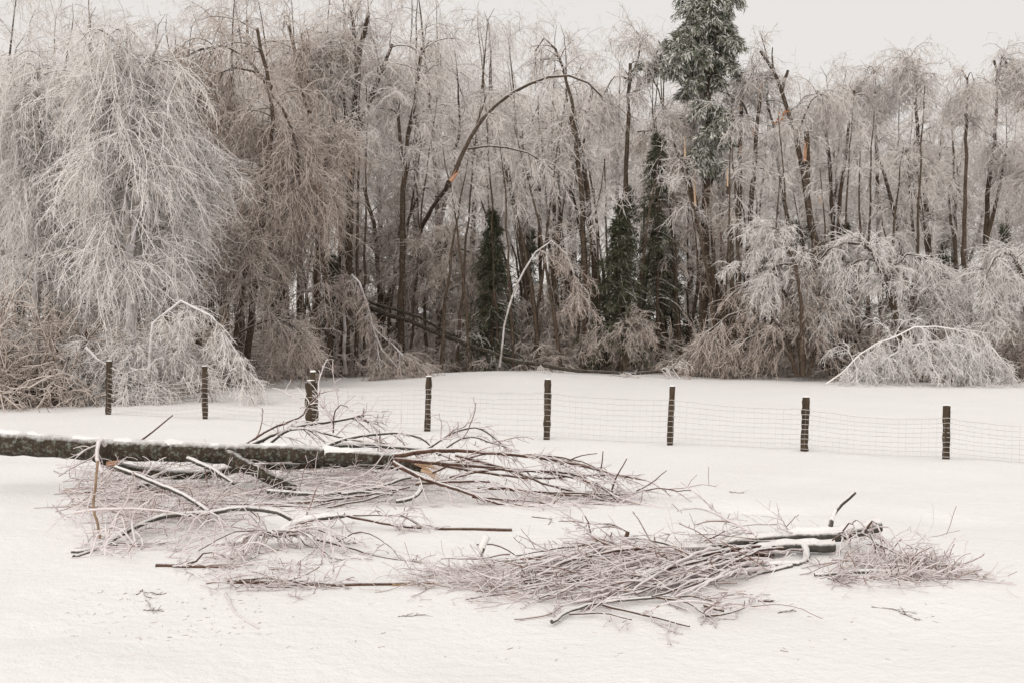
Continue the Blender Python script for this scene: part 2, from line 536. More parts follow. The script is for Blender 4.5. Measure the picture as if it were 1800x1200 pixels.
def tree(name, label, cat, Y, stems, prim=None, sec=None, ter=None, twig='ice_mid', bark='trunk', group=None, limbmat='iced_limb', crown_from=None,
         sides=8, lie=False):
    """stems: list of (pixel polyline, r0 px, r1 px); first is the trunk."""
    s = Y / F
    world_stems = []
    for pts, r0, r1 in stems:
        W = np.array([at(p[0], p[1], Y + (p[2] if len(p) > 2 else 0)) for p in pts])
        L = np.linalg.norm(np.diff(W, axis=0), axis=1).sum()
        n = int(max(6, min(24, L / .7)))
        P = spline(W, n, jit=.0065 * min(L, 4))
        R = np.linspace(r0, r1, n) * s * .95
        if lie:
            P[:, 2] = np.maximum(P[:, 2], ground(P[:, 0], P[:, 1]) + R * .8 + .05)
        world_stems.append((P, R))
    base = world_stems[0][0][0].copy()
    base[2] = float(ground(base[0], base[1]))
    root = empty(name, base, label, cat, group)
    for i, (P, R) in enumerate(world_stems):
        b = Bag(); b.tube(P, R, sides, wob=.22, caps=True)
        b.build('trunk' if i == 0 else ('limb' if P[0][2] > base[2] + .6 else 'stem'), M[bark], root)
    if prim:
        b = Bag()
        idx = range(len(world_stems)) if crown_from is None else crown_from
        crown(b, [world_stems[i] for i in idx], prim, sec, ter)
        b.build('crown', [M[limbmat], M[twig]], root)
    root_info = dict(root=root, stems=world_stems, s=s)
    return root_info

# drooping-wood presets (lengths in metres)
def PR(cnt, u=(.35, 1), ln=(1.2, 2.6), ang=.9, grav=.14, up=.35, rmax=.036, n=9, jit=.10, **k):
    return dict(cnt=cnt, u=u, ln=ln, ang=ang, grav=grav, up=up, rmax=rmax, n=n, jit=jit, rr=.55, rtip=.010, **k)
def SE(cnt, ln=(.7, 1.8), ang=.8, grav=.30, rmax=.0155, n=5, jit=.19, u=(.12, 1), **k):
    return dict(cnt=int(cnt * 1.25), u=u, ln=ln, ang=ang, grav=grav, rmax=rmax, n=n, jit=jit, rr=.8, rtip=.0085, **k)
def TE(cnt, ln=(.25, .7), ang=.95, grav=.35, rmax=.0105, n=2, jit=.25, u=(.05, 1), **k):
    return dict(cnt=int(cnt * 1.7), u=u, ln=(ln[0] * .6, ln[1] * .75), ang=ang, grav=grav, rmax=rmax, n=n, jit=jit, rr=.85, rtip=.0055, **k)
def SF(cnt, **k):
    d = SE(cnt, **k); d.update(rmax=.012, rtip=.0065); return d
def TF(cnt, **k):
    d = TE(cnt, **k); d.update(rmax=.0075, rtip=.0042); return d
# --- the pale weeping trees at the left
birch_a = tree('weeping_birch', 'palest weeping birch with ice-covered hanging twigs, just behind the leftmost fence post', 'tree', 29,
     [([(232, 705), (226, 480), (212, 260), (205, 130), (214, 52)], 9, 3), ([(226, 480), (250, 260), (262, 130), (286, 60)], 5, 2),
      ([(222, 400), (195, 240), (185, 120), (192, 64)], 4, 2)],
     PR(26, u=(.3, 1), ln=(.7, 2.0), up=.35, grav=.26), SF(14, ln=(.9, 2.4), grav=.36), TF(8, ln=(.2, .5)), twig='ice_pale', bark='trunk_pale')
birch_b = tree('weeping_birch', 'pale iced birch whose fringe of twigs hangs straight down beside the leftmost fence posts', 'tree', 31,
     [([(282, 700), (276, 520), (262, 360), (250, 250), (236, 170)], 7, 2.5), ([(276, 520), (300, 420), (304, 340), (312, 300)], 4, 2)],
     PR(22, u=(.3, 1), ln=(.9, 1.9), up=.3, grav=.22), SF(13, ln=(.8, 1.8), grav=.34), TF(8, ln=(.2, .5)), twig='ice_pale', bark='trunk_pale')
tree('bowed_sapling', 'pale bowed sapling arching down to the snow between the second and third fence posts', 'sapling', 27.5,
     [([(262, 700), (268, 590), (300, 534), (345, 535), (390, 575), (425, 640), (440, 668)], 4, 1.6), ([(150, 610), (180, 640), (240, 665), (290, 700)], 3, 1.2)],
     PR(20, u=(.3, 1), ln=(.4, 1.0), up=.1, grav=.2, rmax=.02), SF(8, ln=(.3, .7)), TF(5, ln=(.15, .35)), twig='ice_pale', bark='trunk_pale')
bush_a = tree('icy_bush', 'pale icy bush trailing its twigs on the snow behind the two leftmost fence posts', 'bush', 28,
     [([(200, 715), (190, 650), (170, 600), (150, 620)], 3, 1.3), ([(210, 715), (215, 640), (240, 600), (275, 640)], 3, 1.3), ([(280, 712), (285, 640), (310, 600), (345, 640), (360, 690)], 3, 1.2), ([(215, 715), (180, 670), (165, 690)], 2.4, 1.2)],
     PR(20, u=(.2, 1), ln=(.4, 1.2), up=.2, grav=.2, rmax=.02), SF(9, ln=(.3, .8)), TF(6, ln=(.12, .3)), twig='ice_pale', bark='trunk_pale')
i = tree('broken_topped_tree', 'tree with a snapped bright icy top hanging in fronds beside the palest birch', 'tree', 32,
     [([(352, 690), (350, 520), (345, 340), (326, 214)], 6, 4), ([(326, 214), (338, 212), (352, 232), (372, 280), (384, 330)], 3, 1.2),
      ([(326, 214), (318, 230), (322, 270), (330, 320)], 3, 1.2), ([(326, 216), (340, 250), (350, 300), (352, 345)], 3, 1.2), ([(240, 141), (275, 155), (305, 185), (326, 214)], 2, 3.2)],
     PR(16, u=(.15, 1), ln=(.35, .9), up=.1, grav=.2, rmax=.025), SF(10, ln=(.25, .6)), TF(6, ln=(.12, .3)), twig='ice_pale', crown_from=[1, 2, 3])
splinter(i['root'], i['stems'][0][0][-1], (-.2, -.3, .7), .32, .07, 6, M['fresh_red'])

# --- the darker weeping trees behind them
tree('arched_tree', 'tall tree bent over leftward in a brush-like arch at the top', 'tree', 37,
     [([(432, 655), (452, 470), (470, 300), (478, 190), (460, 80), (452, 50)], 7, 3), ([(478, 180), (440, 105), (380, 80), (310, 110), (280, 190)], 3, 1.5),
      ([(472, 150), (430, 118), (380, 130), (340, 190)], 2.5, 1.2), ([(474, 160), (500, 200), (522, 270), (528, 350)], 2.5, 1.2)],
     PR(22, u=(.35, 1), ln=(1.0, 2.3), up=.2, grav=.2), SF(12, ln=(.8, 2.0), grav=.30), TF(6), twig='ice_mid')
i = tree('weeping_tree', 'dense brownish weeping tree with a torn branch stub, right of the arched one', 'tree', 40,
     [([(420, 660), (425, 560), (438, 420), (455, 320), (462, 225)], 6, 3), ([(428, 560), (405, 480), (390, 400), (384, 300)], 3.5, 2), ([(430, 540), (470, 420), (500, 330), (505, 240)], 4, 2)],
     PR(26, u=(.25, 1), ln=(1.2, 2.4), up=.3, grav=.2), SE(11, ln=(.8, 2.0), grav=.34), TE(6), twig='ice_mid')
b0 = at(385, 224, 38.5); b1 = at(399, 190, 38.5)
b = Bag(); b.tube(np.stack([b0, (b0 + b1) / 2, b1]), np.array([.08, .07, .06]), 6, wob=.2, caps=True); b.build('torn_stub', M['trunk'], i['root'])
splinter(i['root'], b1, b1 - b0, .3, .05, 5, M['fresh_red'])
splinter(i['root'], b1 + [.1, 0, -.3], (.1, -.1, -1), .5, .04, 3, M['fresh_red'])
tree('forked_tree', 'low dark forked tree in front of the brownish weeping trees', 'tree', 36,
     [([(408, 652), (412, 590), (425, 530), (432, 470), (445, 400)], 6, 2.5), ([(424, 535), (405, 470), (392, 420)], 3.5, 1.5), ([(412, 590), (450, 570), (490, 560), (530, 585)], 2.5, 1)],
     PR(16, u=(.4, 1), ln=(.7, 1.5), up=.3, grav=.16), SE(9, ln=(.6, 1.4)), TE(5), twig='ice_mid')
tree('leaning_tree', 'slender dark tree leaning left with beaded ice, left of the tallest forked trunk', 'tree', 43,
     [([(582, 645), (572, 500), (558, 350), (545, 225), (526, 130), (508, 46)], 6.5, 3), ([(546, 230), (545, 160), (536, 95)], 3, 1.6)],
     PR(20, u=(.4, 1), ln=(.9, 2.2), up=.3, grav=.17), SE(10, ln=(.7, 1.7)), TE(5), twig='ice_mid')
i = tree('snapped_tree', 'dark snapped trunk with a long orange wound down its side, below the tallest forked trunk', 'tree', 40,
     [([(556, 655), (558, 520), (560, 400), (565, 330), (572, 290)], 7.5, 5), ([(572, 292), (577, 262), (590, 238)], 3.5, 1.5)],
     PR(16, u=(.3, 1), ln=(.8, 1.8), up=.2, grav=.2), SE(10, ln=(.6, 1.6)), TE(5), twig='ice_mid')
splinter(i['root'], at(560, 345, 39.75), (.12, -.05, 1), 1.2, .06, 6, M['fresh_red'], spread=.08)
splinter(i['root'], at(572, 345, 39.75), (.1, -.05, -1), .5, .05, 3, M['fresh_red'])
i = tree('tall_forked_tree', 'tallest forked trunk reaching above the wood left of centre', 'tree', 44,
     [([(606, 650), (612, 480), (617, 350), (622, 220), (628, 120), (640, 62), (648, 22)], 9, 4), ([(628, 125), (624, 70), (617, 18)], 5, 3),
      ([(620, 250), (645, 190), (668, 130), (690, 78)], 6.5, 2.5), ([(617, 262), (606, 190), (592, 120), (578, 66)], 5, 2.2), ([(616, 300), (590, 220), (568, 140), (556, 84)], 4, 2)],
     PR(15, u=(.4, 1), ln=(.8, 2.0), up=.3, grav=.16), SE(9, ln=(.6, 1.5)), TE(5), twig='ice_far')
splinter(i['root'], at(616, 312, 43.6), (0, -.05, 1), .7, .07, 5, M['fresh'])
tree('dashed_trunk_tree', 'thin upright tree with ice-dashed dark trunk halfway between forked trunk and orange-ended bow', 'tree', 45,
     [([(704, 650), (706, 480), (710, 340), (718, 240), (732, 150), (742, 84)], 7, 3), ([(712, 300), (700, 220), (702, 140)], 4, 2)],
     PR(13, u=(.6, 1), ln=(.8, 2.0), up=.35, grav=.17), SE(9, ln=(.6, 1.5)), TE(5), twig='ice_far')
i = tree('snapped_bowed_tree', 'long bare trunk bowed over to the right above an orange break', 'tree', 42,
     [([(690, 645, 7), (712, 520, 6.5), (742, 400, 5), (776, 342, 2), (796, 312)], 4.5, 4), ([(797, 310), (815, 268), (838, 225), (862, 195), (905, 160), (950, 140), (990, 133), (1030, 145), (1060, 172)], 4.5, 1.6),
      ([(822, 262), (855, 257), (900, 260), (950, 280), (985, 310)], 2.2, 1), ([(836, 226), (846, 195), (855, 168)], 2, 1)],
     PR(8, u=(.3, 1), ln=(.5, 1.4), up=.15, grav=.14, rmax=.02), SE(6, ln=(.4, 1.0)), TE(4), twig='ice_far', crown_from=[1, 2])
splinter(i['root'], at(793, 316, 41.8), np.array([14, 0, 18.]), .55, .10, 8, M['fresh_red'])
tree('broad_weeping_tree', 'wide mass of hanging iced twigs low in the middle, behind the leaning poles', 'tree', 48.5,
     [([(672, 655), (668, 540), (660, 420), (640, 330)], 7, 3), ([(670, 560), (705, 460), (720, 380), (745, 330)], 5, 2), ([(668, 570), (620, 480), (600, 400), (590, 340)], 4.5, 2), ([(672, 600), (740, 520), (775, 450), (800, 400)], 4.5, 2)],
     PR(20, u=(.25, 1), ln=(1.1, 2.2), up=.4, grav=.19), SE(11, ln=(.8, 1.9)), TE(5), twig='ice_mid')
tree('weeping_tree', 'pale fan of twigs spilling rightward over the first dark spruce', 'tree', 46,
     [([(766, 655), (772, 560), (778, 470), (790, 410)], 5, 2.5), ([(778, 480), (810, 440), (840, 450), (872, 490)], 2.5, 1), ([(774, 560), (740, 480), (735, 420)], 3, 1.5), ([(776, 520), (815, 500), (838, 540), (848, 580)], 2.2, 1)],
     PR(20, u=(.25, 1), ln=(.7, 1.5), up=.35, grav=.18, rmax=.03), SE(10, ln=(.5, 1.3)), TE(5), twig='ice_mid')

# --- the stand of thin straight trunks in the middle
mid = [
    ('thin trunk with a drooping ice plume at its tip, highest of the central stand', [(1050, 640), (1046, 520), (1034, 340), (1012, 215), (992, 130), (974, 82), (955, 68), (940, 92)], 7, 1.6, 50),
    ('straight dark trunk second from the right in the central stand', [(1030, 640), (1028, 500), (1022, 350), (1010, 240), (1004, 205)], 6.5, 4, 49),
    ('slim upright trunk on the left side of the central stand', [(978, 640), (976, 480), (973, 320), (970, 195)], 5.5, 2.5, 51),
    ('thin trunk leaning left beside the first dark spruce', [(948, 640), (935, 510), (912, 400), (888, 290)], 5, 2.5, 49),
    ('slim trunk curving right at the right edge of the central stand', [(1056, 640), (1045, 470), (1028, 330), (1026, 240), (1040, 155)], 4.5, 2, 51),
    ('thin trunk leaning left across the middle of the central stand', [(1020, 640), (1000, 500), (965, 390), (935, 320), (915, 240)], 4.5, 2, 52),
    ('thin upright trunk behind the arching whip', [(955, 640), (950, 480), (948, 360), (944, 250)], 4.5, 2.2, 53),
    ('thin pale trunk standing between the arching whip and the central stand', [(1000, 640), (992, 480), (984, 360), (978, 260)], 4, 2, 54),
]
for lab, pts, r0, r1, Y in mid:
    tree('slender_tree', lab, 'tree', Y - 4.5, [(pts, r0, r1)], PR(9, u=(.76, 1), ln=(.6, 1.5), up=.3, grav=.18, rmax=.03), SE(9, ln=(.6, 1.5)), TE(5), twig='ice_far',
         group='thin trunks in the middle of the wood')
STEM = 'thin bare trunk crowded among the central trunks'
for k in range(15):
    xb = rng.uniform(905, 1075); lean = rng.normal(-.55, .5) * 60; top = rng.uniform(200, 400)
    tree('thin_tree', STEM, 'tree', rng.uniform(44.5, 50), [([(xb, 640), (xb + lean * .35, 500), (xb + lean * .8, (500 + top) / 2), (xb + lean * 1.3, top)], rng.uniform(2.6, 4.2), 1.4)],
         PR(5, u=(.6, 1), ln=(.5, 1.2), up=.3, grav=.18, rmax=.022), SE(5, ln=(.4, 1.0)), TE(3), twig='ice_far', group='thin stems among the central trunks', sides=6)
STEM2 = 'thin grey trunk in the shade between the second spruce and the big icy bush'
for k in range(12):
    xb = rng.uniform(1125, 1300); lean = rng.normal(-.2, .4) * 40; top = rng.uniform(330, 470)
    tree('thin_tree', STEM2, 'tree', rng.uniform(44.5, 49), [([(xb, 645), (xb + lean * .4, 540), (xb + lean, top)], rng.uniform(2.6, 4.6), 1.6)],
         PR(4, u=(.6, 1), ln=(.4, 1.0), up=.3, grav=.18, rmax=.022), SE(5, ln=(.4, 1.0)), TE(3), twig='ice_mid', group='thin stems right of the second spruce', sides=6)
tree('umbrella_tree', 'upright tree with umbrella of hanging ice left of the tall snowy pine', 'tree', 46.5,
     [([(1096, 640), (1098, 480), (1100, 330), (1104, 200), (1108, 112)], 6.5, 3), ([(1106, 150), (1120, 108), (1128, 72)], 2.5, 1.2), ([(1107, 125), (1130, 118), (1155, 150), (1170, 210)], 2, 1), ([(1106, 140), (1080, 135), (1060, 170)], 2, 1)],
     PR(8, u=(.74, 1), ln=(.7, 1.6), up=.35, grav=.2, rmax=.03), SE(10, ln=(.5, 1.4)), TE(5), twig='ice_far')

# --- the splintered trees at the right
i = tree('leaning_splintered_trees', 'two leaning stems with tall pale splinters, right of the second spruce', 'tree', 46,
     [([(1292, 655), (1268, 540), (1236, 425), (1216, 345), (1204, 270)], 6, 3.5), ([(1285, 640), (1262, 540), (1243, 450), (1228, 390), (1221, 345)], 6, 4.5), ([(1280, 560), (1235, 430), (1200, 300), (1180, 240), (1150, 228), (1120, 232)], 4, 1.5)],
     PR(8, u=(.61, .95), ln=(.7, 1.6), up=.3, grav=.2, rmax=.03), SE(9, ln=(.5, 1.3)), TE(5), twig='ice_mid', crown_from=[0, 2])
splinter(i['root'], at(1204, 275, 45.7), (-.02, 0, 1), 1.0, .075, 4, M['fresh'], spread=.05)
splinter(i['root'], at(1222, 352, 45.7), (-.06, 0, 1), 2.2, .075, 4, M['fresh'], spread=.04)
splinter(i['root'], at(1187, 305, 45.7), (-.1, 0, 1), .5, .05, 3, M['fresh'], spread=.08)
i = tree('split_tree', 'upright tree split by an orange wound, directly right of the two splintered stems', 'tree', 47,
     [([(1296, 650), (1298, 520), (1299, 400), (1301, 280), (1304, 210), (1303, 150)], 7, 3), ([(1303, 180), (1318, 150), (1326, 136)], 3, 1.5), ([(1302, 190), (1285, 172), (1266, 160), (1230, 172)], 2.2, 1), ([(1302, 260), (1270, 250), (1225, 256)], 2, 1)],
     PR(10, u=(.66, 1), ln=(.8, 1.8), up=.3, grav=.18, rmax=.03), SE(9, ln=(.6, 1.4)), TE(5), twig='ice_far')
splinter(i['root'], at(1303, 268, 46.7), (.02, 0, 1), .6, .09, 6, M['fresh_red'], spread=.1)
splinter(i['root'], at(1302, 190, 46.7), (0, 0, 1), 1.0, .06, 3, M['fresh_red'], spread=.05)
i = tree('broken_tree', 'dark trunk with orange torn tip beside the split tree', 'tree', 46.5,
     [([(1312, 650), (1312, 520), (1318, 400), (1325, 300), (1331, 220), (1337, 150)], 6.5, 3), ([(1325, 240), (1310, 190), (1296, 172)], 2.5, 1.2)],
     PR(8, u=(.66, 1), ln=(.7, 1.6), up=.3, grav=.18, rmax=.03), SE(9, ln=(.5, 1.3)), TE(5), twig='ice_far')
splinter(i['root'], at(1336, 160, 46.4), (.05, 0, 1), .5, .05, 4, M['fresh'], spread=.08)
splinter(i['root'], at(1325, 236, 46.2), (.1, 0, 1), .4, .06, 4, M['fresh_red'])
i = tree('stub_tree', 'short broken stem with a pale peeled top, lower than its splintered neighbours', 'tree', 45,
     [([(1290, 640), (1288, 520), (1284, 400), (1279, 322)], 5, 3.5)], PR(7, u=(.56, .9), ln=(.5, 1.2), up=.2, grav=.2, rmax=.025), SE(8, ln=(.4, 1.0)), TE(4), twig='ice_mid')
splinter(i['root'], at(1279, 324, 44.8), (0, 0, 1), .8, .075, 4, M['fresh'], spread=.06)
i = tree('heavy_leaning_tree', 'thick dark trunk leaning left with a torn stub halfway up, at right', 'tree', 46,
     [([(1448, 650), (1440, 520), (1428, 400), (1412, 300), (1392, 215), (1374, 160), (1352, 110), (1336, 90)], 9.5, 2.2), ([(1374, 162), (1380, 140), (1385, 124)], 3.5, 2.5), ([(1420, 340), (1420, 280), (1417, 232)], 6, 4.5),
      ([(1364, 136), (1358, 110), (1358, 84)], 2, 1), ([(1400, 240), (1420, 190), (1440, 165), (1460, 175)], 2, 1)],
     PR(10, u=(.66, 1), ln=(.8, 1.9), up=.3, grav=.18, rmax=.03), SE(10, ln=(.6, 1.5)), TE(5), twig='ice_far', crown_from=[0, 4])
splinter(i['root'], at(1414, 280, 45.7), (.0, 0, 1), .9, .09, 7, M['fresh_red'], spread=.25)
splinter(i['root'], at(1440, 348, 45.7), (.5, 0, -1), .5, .05, 4, M['fresh'], spread=.15)
tree('slender_tree', 'thin dark trunk crossing behind the thick leaning one', 'tree', 47.5, [([(1402, 650), (1396, 520), (1388, 420), (1372, 310), (1358, 220), (1347, 165)], 5.5, 2)],
     PR(10, u=(.66, 1), ln=(.8, 1.8), up=.3, grav=.18, rmax=.03), SE(9, ln=(.6, 1.4)), TE(5), twig='ice_far')
tree('umbrella_tree', 'thin tree with a small drooping cap, just right of the thick leaning trunk', 'tree', 50,
     [([(1472, 640), (1466, 480), (1462, 340), (1452, 235), (1436, 160)], 6, 2), ([(1437, 165), (1415, 170), (1395, 200)], 1.1, .4), ([(1437, 162), (1448, 166), (1452, 190)], 1.1, .4)],
     PR(10, u=(.71, 1), ln=(.7, 1.7), up=.35, grav=.2, rmax=.028), SE(10, ln=(.5, 1.4)), TE(5), twig='ice_far')
i = tree('umbrella_tree', 'tree leaning right with its iced top curling back left, third from the right edge', 'tree', 49,
     [([(1470, 640), (1472, 480), (1478, 330), (1490, 250), (1502, 160)], 5.5, 2), ([(1503, 165), (1490, 150), (1470, 152), (1452, 175)], 1.1, .4), ([(1502, 165), (1518, 160), (1530, 185)], 1.1, .4)],
     PR(10, u=(.71, 1), ln=(.7, 1.7), up=.35, grav=.2, rmax=.028), SE(10, ln=(.5, 1.4)), TE(5), twig='ice_far')
umb_r = tree('umbrella_tree', 'straight tree topped by a small round umbrella of ice, second from the right edge', 'tree', 50,
     [([(1552, 640), (1546, 450), (1542, 300), (1539, 200), (1537, 124)], 6, 2), ([(1538, 128), (1528, 116), (1518, 145)], 1.0, .4), ([(1538, 128), (1552, 116), (1556, 150)], 1.0, .4)],
     PR(13, u=(.71, 1), ln=(.6, 1.5), up=.4, grav=.22, rmax=.028), SE(10, ln=(.5, 1.4)), TE(5), twig='ice_far')
weep_r = tree('weeping_tree', 'tall hazy weeping tree at the right end of the wood', 'tree', 48,
     [([(1640, 650), (1636, 480), (1626, 330), (1612, 220), (1610, 130), (1616, 104)], 7, 2), ([(1630, 420), (1606, 330), (1592, 260)], 4, 2), ([(1614, 150), (1600, 100), (1590, 130)], 2, 1)],
     PR(14, u=(.56, 1), ln=(.8, 1.8), up=.4, grav=.2, rmax=.03), SE(11, ln=(.6, 1.6)), TE(5), twig='ice_far')
tree('slender_tree', 'pair of slanting stems low at the right end of the wood', 'tree', 47,
     [([(1606, 650), (1600, 540), (1582, 420), (1560, 330), (1545, 280)], 5.5, 2.5), ([(1604, 600), (1612, 470), (1602, 370), (1598, 310)], 4.5, 2)],
     PR(10, u=(.56, 1), ln=(.7, 1.6), up=.3, grav=.18, rmax=.03), SE(9, ln=(.6, 1.4)), TE(5), twig='ice_far')

SLIM = 'slim dark trunk rising upright through the iced twigs of the wood'
for k in range(44):
    xb = 470 + (k + rng.random()) / 44 * 1180; lean = rng.normal(0, 34); top = rng.uniform(110, 330) + 40 * sstep((xb - 1200) / 300)
    tree('slim_tree', SLIM, 'tree', rng.uniform(42.5, 48), [([(xb, 648), (xb + lean * .3, 520), (xb + lean * .75, (520 + top) / 2), (xb + lean * 1.4, top)], rng.uniform(2.6, 4.8), .8)],
         PR(5, u=(.7, 1), ln=(.4, 1.2), up=.35, grav=.18, rmax=.022), SE(5, ln=(.4, 1.0)), TE(3), twig='ice_far', group='slim trunks through the wood', sides=6)
# --- the leaf clump caught in the right-hand trees
def leaf_clump():
    c = at(1375, 214, 46)
    n = 60
    p = c + rng.normal(0, 1, (n, 3)) * [.17, .12, .2]
    a = unit(rng.normal(size=(n, 3))); d = unit(np.cross(a, rng.normal(size=(n, 3))))
    L = rng.uniform(.05, .11, (n, 1))
    V = np.stack([p - a * L, p + d * L * .5, p + a * L, p - d * L * .5], 1).reshape(-1, 3)
    Q = np.arange(n * 4).reshape(n, 4)
    b = Bag(); b.add(V, Q)
    tag(b.build('leaf_clump', M['leaf'], smooth=False), 'small clump of dead orange leaves caught among the right-hand trunks', 'leaves', kind='stuff')
leaf_clump()

# ------------------------------------------------------------------ evergreens
def evergreen(name, label, px, top, foot, Y, hw, mat_n='needle', n_br=150, per=60, u0=.06, shape=.9, lean=0, blob=1.0, trunk=5):
    s = Y / F
    base = at(px, foot, Y); base[2] = float(ground(base[0], base[1]))
    tip = at(px + lean, top, Y)
    root = empty(name, base, label, 'evergreen')
    P = spline([base - [0, 0, .2], base * .5 + tip * .5, tip], 14, .02)
    R = np.linspace(trunk * s, .02, 14)
    b = Bag(); b.tube(P, R, 7, caps=True); b.build('trunk', M['trunk'], root)
    H = tip[2] - base[2]
    u = u0 + (1 - u0) * np.sort(rng.random(n_br)) ** .9
    pos = base + (tip - base) * u[:, None]
    az = rng.random(n_br) * 2 * math.pi
    Lb = hw * s * np.clip((1 - u) ** shape, .05, 1) * rng.uniform(.35, 1.25, n_br)
    n = 6
    C = np.empty((n_br, n, 3)); C[:, 0] = pos
    d = np.stack([np.cos(az), np.sin(az), rng.uniform(-.25, .35, n_br)], -1)
    for k in range(1, n):
        d[:, 2] -= .16; d = unit(d)
        C[:, k] = C[:, k - 1] + d * (Lb / (n - 1))[:, None]
    b = Bag()
    b.tube(C, np.linspace(.03, .008, n)[None].repeat(n_br, 0), 3, m=0)
    # needle sprays: slim leaf-like quads hanging along each branch
    q, t, _, _ = pick(C, np.ones((n_br, n)), per, .12, 1.0)
    N = len(q)
    dr = unit(t * .7 + rng.normal(0, .6, (N, 3)) + np.array([0, 0, -.45]))
    side = unit(np.cross(dr, rng.normal(size=(N, 3))))
    L = rng.uniform(.08, .22, (N, 1)) * blob; w = L * rng.uniform(.05, .10, (N, 1))
    q = q + rng.normal(0, .05, (N, 3)) * blob
    mid_ = q + dr * L * .5
    V = np.stack([q, mid_ + side * w, q + dr * L, mid_ - side * w], 1).reshape(-1, 3)
    b.add(V, np.arange(N * 4).reshape(N, 4), m=1)
    b.build('crown', [M['trunk'], M[mat_n]], root, smooth=False)
    return root

evergreen('spruce', 'narrow dark spruce at the left of the central trunks', 866, 372, 650, 44.4, 92, n_br=190, per=90, blob=1.3)
evergreen('spruce', 'dark spruce with frosted branches right of the central trunks', 1090, 350, 650, 43.8, 116, n_br=200, per=90, blob=1.3)
def pine():
    Y = 46.3; s = Y / F
    base = at(1234, 640, Y); base[2] = float(ground(base[0], base[1]))
    root = empty('tall_pine', base, 'tall snowy pine rising above the wood right of centre', 'evergreen')
    tr = spline([base - [0, 0, .3], at(1240, 400, Y), at(1246, 200, Y), at(1250, 40, Y), at(1250, -30, Y)], 22, .02)
    b = Bag(); b.tube(tr, np.linspace(9, 3, 22) * s, 8, wob=.2, caps=True); b.build('trunk', M['trunk'], root)
    clumps = [(1178, 112, 30, 20), (1205, 92, 30, 22), (1160, 128, 16, 10), (1235, 62, 40, 26), (1270, 78, 26, 30), (1284, 120, 14, 34), (1250, 100, 34, 24), (1222, 140, 30, 20), (1205, 165, 24, 16), (1262, 150, 26, 22),
              (1240, 190, 36, 22), (1210, 215, 22, 16), (1268, 210, 24, 24), (1245, 245, 34, 22), (1275, 260, 22, 22), (1225, 280, 30, 20), (1260, 300, 34, 22), (1245, 46, 40, 24), (1212, 58, 36, 20), (1278, 50, 28, 24), (1240, 15, 40, 22), (1200, 34, 30, 18), (1280, 14, 28, 22), (1250, -18, 40, 22), (1215, -8, 30, 18), (1185, 78, 30, 18), (1168, 104, 30, 20), (1172, 130, 26, 14), (1195, 118, 34, 20), (1225, 100, 40, 26), (1282, 96, 24, 30), (1262, 118, 30, 26), (1150, 118, 22, 12), (1188, 96, 34, 18), (1292, 70, 18, 30),
              ]
    b = Bag()
    for (cx, cy, hw, hh) in clumps:
        for rep_ in range(2):
            dep = rng.normal(0, .9) if rep_ == 0 else rng.uniform(-1.6, 1.6)
            c = at(cx + (0 if rep_ == 0 else rng.normal(0, 18)), cy + rng.normal(0, 4), Y) + [0, dep, 0]
            tz = np.clip(c[2] + .5, base[2] + 1, tr[-1][2]); k = np.argmin(np.abs(tr[:, 2] - tz)); a0 = tr[k]
            m = (a0 + c) / 2 + [0, 0, .25]
            P = spline([a0, m, c], 8); b.tube(P, np.linspace(.07, .02, 8), 5, m=0)
            # drooping sub-branches through the clump
            C1, R1 = grow(P, np.full(8, .03), 15, u=(.45, 1), ln=(.4 * hw * s, 1.1 * hw * s), ang=.9, grav=.16, up=.15, n=6, rmax=.02, rtip=.008, jit=.12)
            b.tube(C1, R1, 3, m=0)
            q, t, _, _ = pick(C1, R1, 46, .1, 1)
            N = len(q)
            dr = unit(t * .8 + rng.normal(0, .5, (N, 3)) + np.array([0, 0, -.35]))
            sd = unit(np.cross(dr, rng.normal(size=(N, 3))))
            L = rng.uniform(.16, .34, (N, 1)); w = L * rng.uniform(.06, .11, (N, 1))
            q = q + rng.normal(0, .05, (N, 3)); md = q + dr * L * .5
            b.add(np.stack([q, md + sd * w, q + dr * L, md - sd * w], 1).reshape(-1, 3), np.arange(N * 4).reshape(N, 4), m=1)
    b.build('crown', [M['trunk'], M['needle_snow']], root, smooth=False)
pine()
evergreen('spruce', 'dark hemlock showing between the umbrella tree and the tall pine', 1156, 235, 640, 45.2, 80, n_br=130, per=60, u0=.25, shape=.6, blob=1.4)
evergreen('spruce', 'small dark spruce behind the thick leaning trunk', 1400, 385, 640, 50, 70, n_br=110, per=40, blob=1.3)
evergreen('spruce', 'small dark spruce behind the big icy bush at right', 1485, 395, 640, 50, 66, n_br=110, per=40, blob=1.3)
evergreen('spruce', 'deep shaded spruce behind the leaning poles left of centre', 585, 450, 640, 47, 66, n_br=110, per=40, blob=1.3)
evergreen('spruce', 'dark shaded spruce behind the low forked tree', 485, 410, 640, 46, 70, n_br=110, per=40, blob=1.3)
evergreen('spruce', 'half-hidden dark spruce just right of the second spruce', 1180, 420, 640, 48, 66, n_br=110, per=40, blob=1.3)

